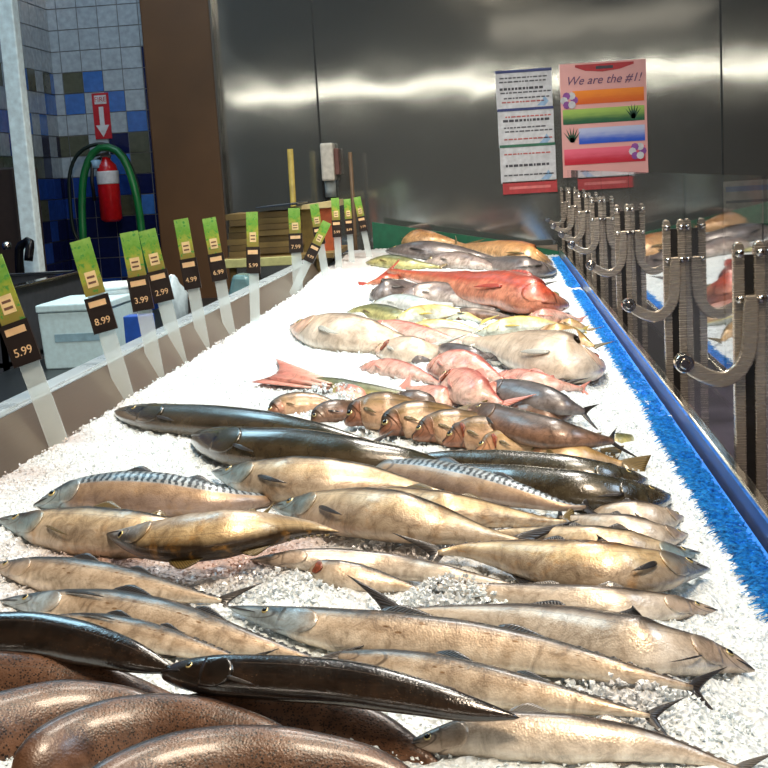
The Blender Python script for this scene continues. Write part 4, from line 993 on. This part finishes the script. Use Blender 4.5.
# cardboard stacks
KB = plain('cardboard', '5c4a25', .8, 0, .25, 8); KB2 = plain('cardboard_light', '6d5a30', .8, 0, .25, 8)
def board_stack(x0p, x1p, ytp, ybp, Y, n, label, dep=.35):
    a_, b_ = at_y(x0p, ybp, Y), at_y(x1p, ytp, Y); z0, z1 = a_.z, b_.z; rg = random.Random(n)
    for k in range(n):
        q0 = z0+(z1-z0)*k/n; q1 = z0+(z1-z0)*(k+.93)/n; dx = rg.uniform(-.012, .012); dy = rg.uniform(0, .02)
        dz = [rg.uniform(-.004, .004) for _ in range(2)]
        o = MB().hexa([Vector(p) for p in [(a_.x+dx,Y+dy,q0),(b_.x+dx,Y+dy,q0),(b_.x+dx,Y+dep,q0),(a_.x+dx,Y+dep,q0),(a_.x+dx,Y+dy,q1),(b_.x+dx,Y+dy,q1),(b_.x+dx,Y+dep,q1),(a_.x+dx,Y+dep,q1)]]).build('cardboard_sheet', KB if k % 2 else KB2)
        tag(o, label, 'cardboard', 'flat brown cardboard in the %s' % ('narrow left stack' if n == 7 else 'wide right stack'))
    return z0
zs = board_stack(230, 248, 213, 258, 6.6, 7, 'one of the flattened brown cardboard sheets in the narrow stack left of the tag')
zs2 = board_stack(259, 296, 210, 260, 6.6, 8, 'one of the flattened brown cardboard sheets in the wide stack under the dark tray')
a_, b_ = at_y(258, 209, 6.6), at_y(298, 203, 6.6)
o = MB().hexa([Vector(p) for p in [(a_.x-.01,6.58,a_.z+.003),(b_.x,6.58,a_.z+.012),(b_.x,6.95,a_.z+.012),(a_.x-.01,6.95,a_.z+.003),(a_.x-.01,6.58,b_.z-.01),(b_.x,6.58,b_.z+.002),(b_.x,6.95,b_.z+.002),(a_.x-.01,6.95,b_.z-.01)]]).build('dark_tray', plain('lid_navy', '141c2c', .3), bevel=.004); tag(o, 'flat dark navy tray lying on top of the wide cardboard stack', 'lid')
# shelf table under stacks
a_, b_ = at_y(227, 262, 6.55), at_y(300, 268, 6.55)
tbl = empty('wooden_table', ((a_.x+b_.x)/2, 6.8, FL)); tag(tbl, 'small table with pale yellow front edge carrying the cardboard stacks', 'table')
MB().box((a_.x-.02, 6.56, zs-.025), (at_y(335, 262, 6.6).x, 7.3, zs-.001)).build('tabletop', KB2, tbl)
MB().box((a_.x-.02, 6.535, zs-.05), (at_y(298, 262, 6.6).x, 6.56, zs-.004)).build('front_edge', plain('edge_yellow', 'b3b47a', .5), tbl, bevel=.003)
for (x_, y_) in [(a_.x+.02, 6.6), (b_.x+.1, 6.6), (a_.x+.02, 7.25), (b_.x+.1, 7.25)]: MB().box((x_-.015, y_-.015, WT), (x_+.015, y_+.015, zs-.025)).build('leg', KB2, tbl)
# clear bag below
c = at_y(242, 285, 6.2)
o = MB().hexa([Vector(p) for p in [(c.x-.09,6.1,WT),(c.x+.12,6.1,WT),(c.x+.12,6.3,WT),(c.x-.09,6.3,WT),(c.x-.03,6.12,c.z+.06),(c.x+.05,6.12,c.z+.05),(c.x+.05,6.28,c.z+.05),(c.x-.03,6.28,c.z+.06)]]).build('clear_bag', plain('bag_teal', '5f8388', .2), bevel=.02); tag(o, 'teal-tinted clear plastic bag under the cardboard table', 'bag')
# orange / wooden box
a_, b_ = at_y(300, 258, 6.8), at_y(331, 208, 6.8); zc = zs-.001
rt = empty('wooden_crate', ((a_.x+b_.x)/2, 7.0, zc)); tag(rt, 'orange-brown box with a cream board on top, right of the cardboard stacks', 'box')
xm = at_y(321, 230, 6.8).x
MB().box((a_.x, 6.8, zc), (xm, 7.15, b_.z)).build('side', plain('box_olive', '6a5a2a', .7), rt)
MB().box((xm, 6.8, zc), (b_.x, 7.15, b_.z)).build('front', plain('box_orange', 'a8502a', .6), rt)
MB().hexa([Vector(p) for p in [(a_.x-.03,6.76,b_.z+.002),(b_.x+.02,6.76,b_.z+.004),(b_.x+.02,7.2,b_.z+.004),(a_.x-.03,7.2,b_.z+.002),(a_.x-.03,6.76,b_.z+.018),(b_.x+.02,6.76,b_.z+.04),(b_.x+.02,7.2,b_.z+.04),(a_.x-.03,7.2,b_.z+.018)]]).build('top_board', plain('board_cream', 'b8a878', .6), rt)

# ------------------------------------------------------------------ lights
def area(name, loc, size, power, col, target=None, sy=None, spread=None):
    d = bpy.data.lights.new(name, 'AREA'); d.energy = power; d.color = col; d.size = size
    if sy: d.shape = 'RECTANGLE'; d.size_y = sy
    o = bpy.data.objects.new(name, d); COL.objects.link(o); o.location = loc
    if target is not None: o.rotation_euler = (Vector(target)-Vector(loc)).to_track_quat('-Z', 'Y').to_euler()
    if spread: d.spread = spread
    return o
area('lamp_front', (.15, .7, 3.1), .6, 122, (1, .82, .62), (0, 1.5, 0), sy=.7)
area('lamp_counter_warm', (-.2, 2.4, 3.1), .8, 46, (1, .90, .76), (-.1, 2.3, 0), sy=.5)
area('lamp_counter_mid', (-.3, 4.0, 3.1), .9, 52, (1, .96, .90), (-.2, 3.8, 0), sy=.6, spread=R_(110))
area('lamp_counter_far', (-.3, 6.0, 3.1), .8, 70, (1, .88, .74), (-.2, 6.0, 0), sy=.6, spread=R_(100))
area('lamp_cool_left', (-2.4, 4.4, 3.0), 1.4, 40, (.5, .82, 1), (-.8, 3.4, 0), sy=.8)
area('lamp_cool_right', (2.0, 1.8, 3.0), 1.2, 52, (.6, .8, 1), (.3, 1.8, 0), sy=.8)
# ceiling strip row far behind the camera, mirrored by the steel wall
t = NT('strip_light'); em = t.n('Emission'); em.inputs[0].default_value = (1, .9, .76, 1); em.inputs[1].default_value = 22; t.t.links.new(em.outputs[0], t.out.inputs[0])
rt = empty('strip_lamp', (0, -4, ZT)); tag(rt, 'long warm fluorescent strip lamp under the ceiling behind the camera', 'lamp')
STRIPZ = 1.85
MB().box((-5.5, -4.1, STRIPZ-.03), (5.5, -4.0, STRIPZ+.03)).build('tube', t.m, rt)
MB().box((-5.5, -4.15, STRIPZ+.05), (5.5, -3.95, STRIPZ+.16)).build('housing', STD, rt)
wd = bpy.data.worlds.new('world'); SC.world = wd; wd.use_nodes = True
wd.node_tree.nodes['Background'].inputs[0].default_value = (.5, .64, .72, 1); wd.node_tree.nodes['Background'].inputs[1].default_value = .2
area('lamp_room', (1.5, -3, 2.5), 3, 25, (1, .85, .7), (1.5, -3, 0), sy=3)
area('lamp_work', (-2.2, 6.3, 3.2), 1.0, 26, (.6, .8, 1), (-2.2, 7.5, .4), sy=1)
SC.view_settings.view_transform = 'Standard'; SC.view_settings.look = 'None'; SC.view_settings.gamma = 1; SC.view_settings.exposure = 0
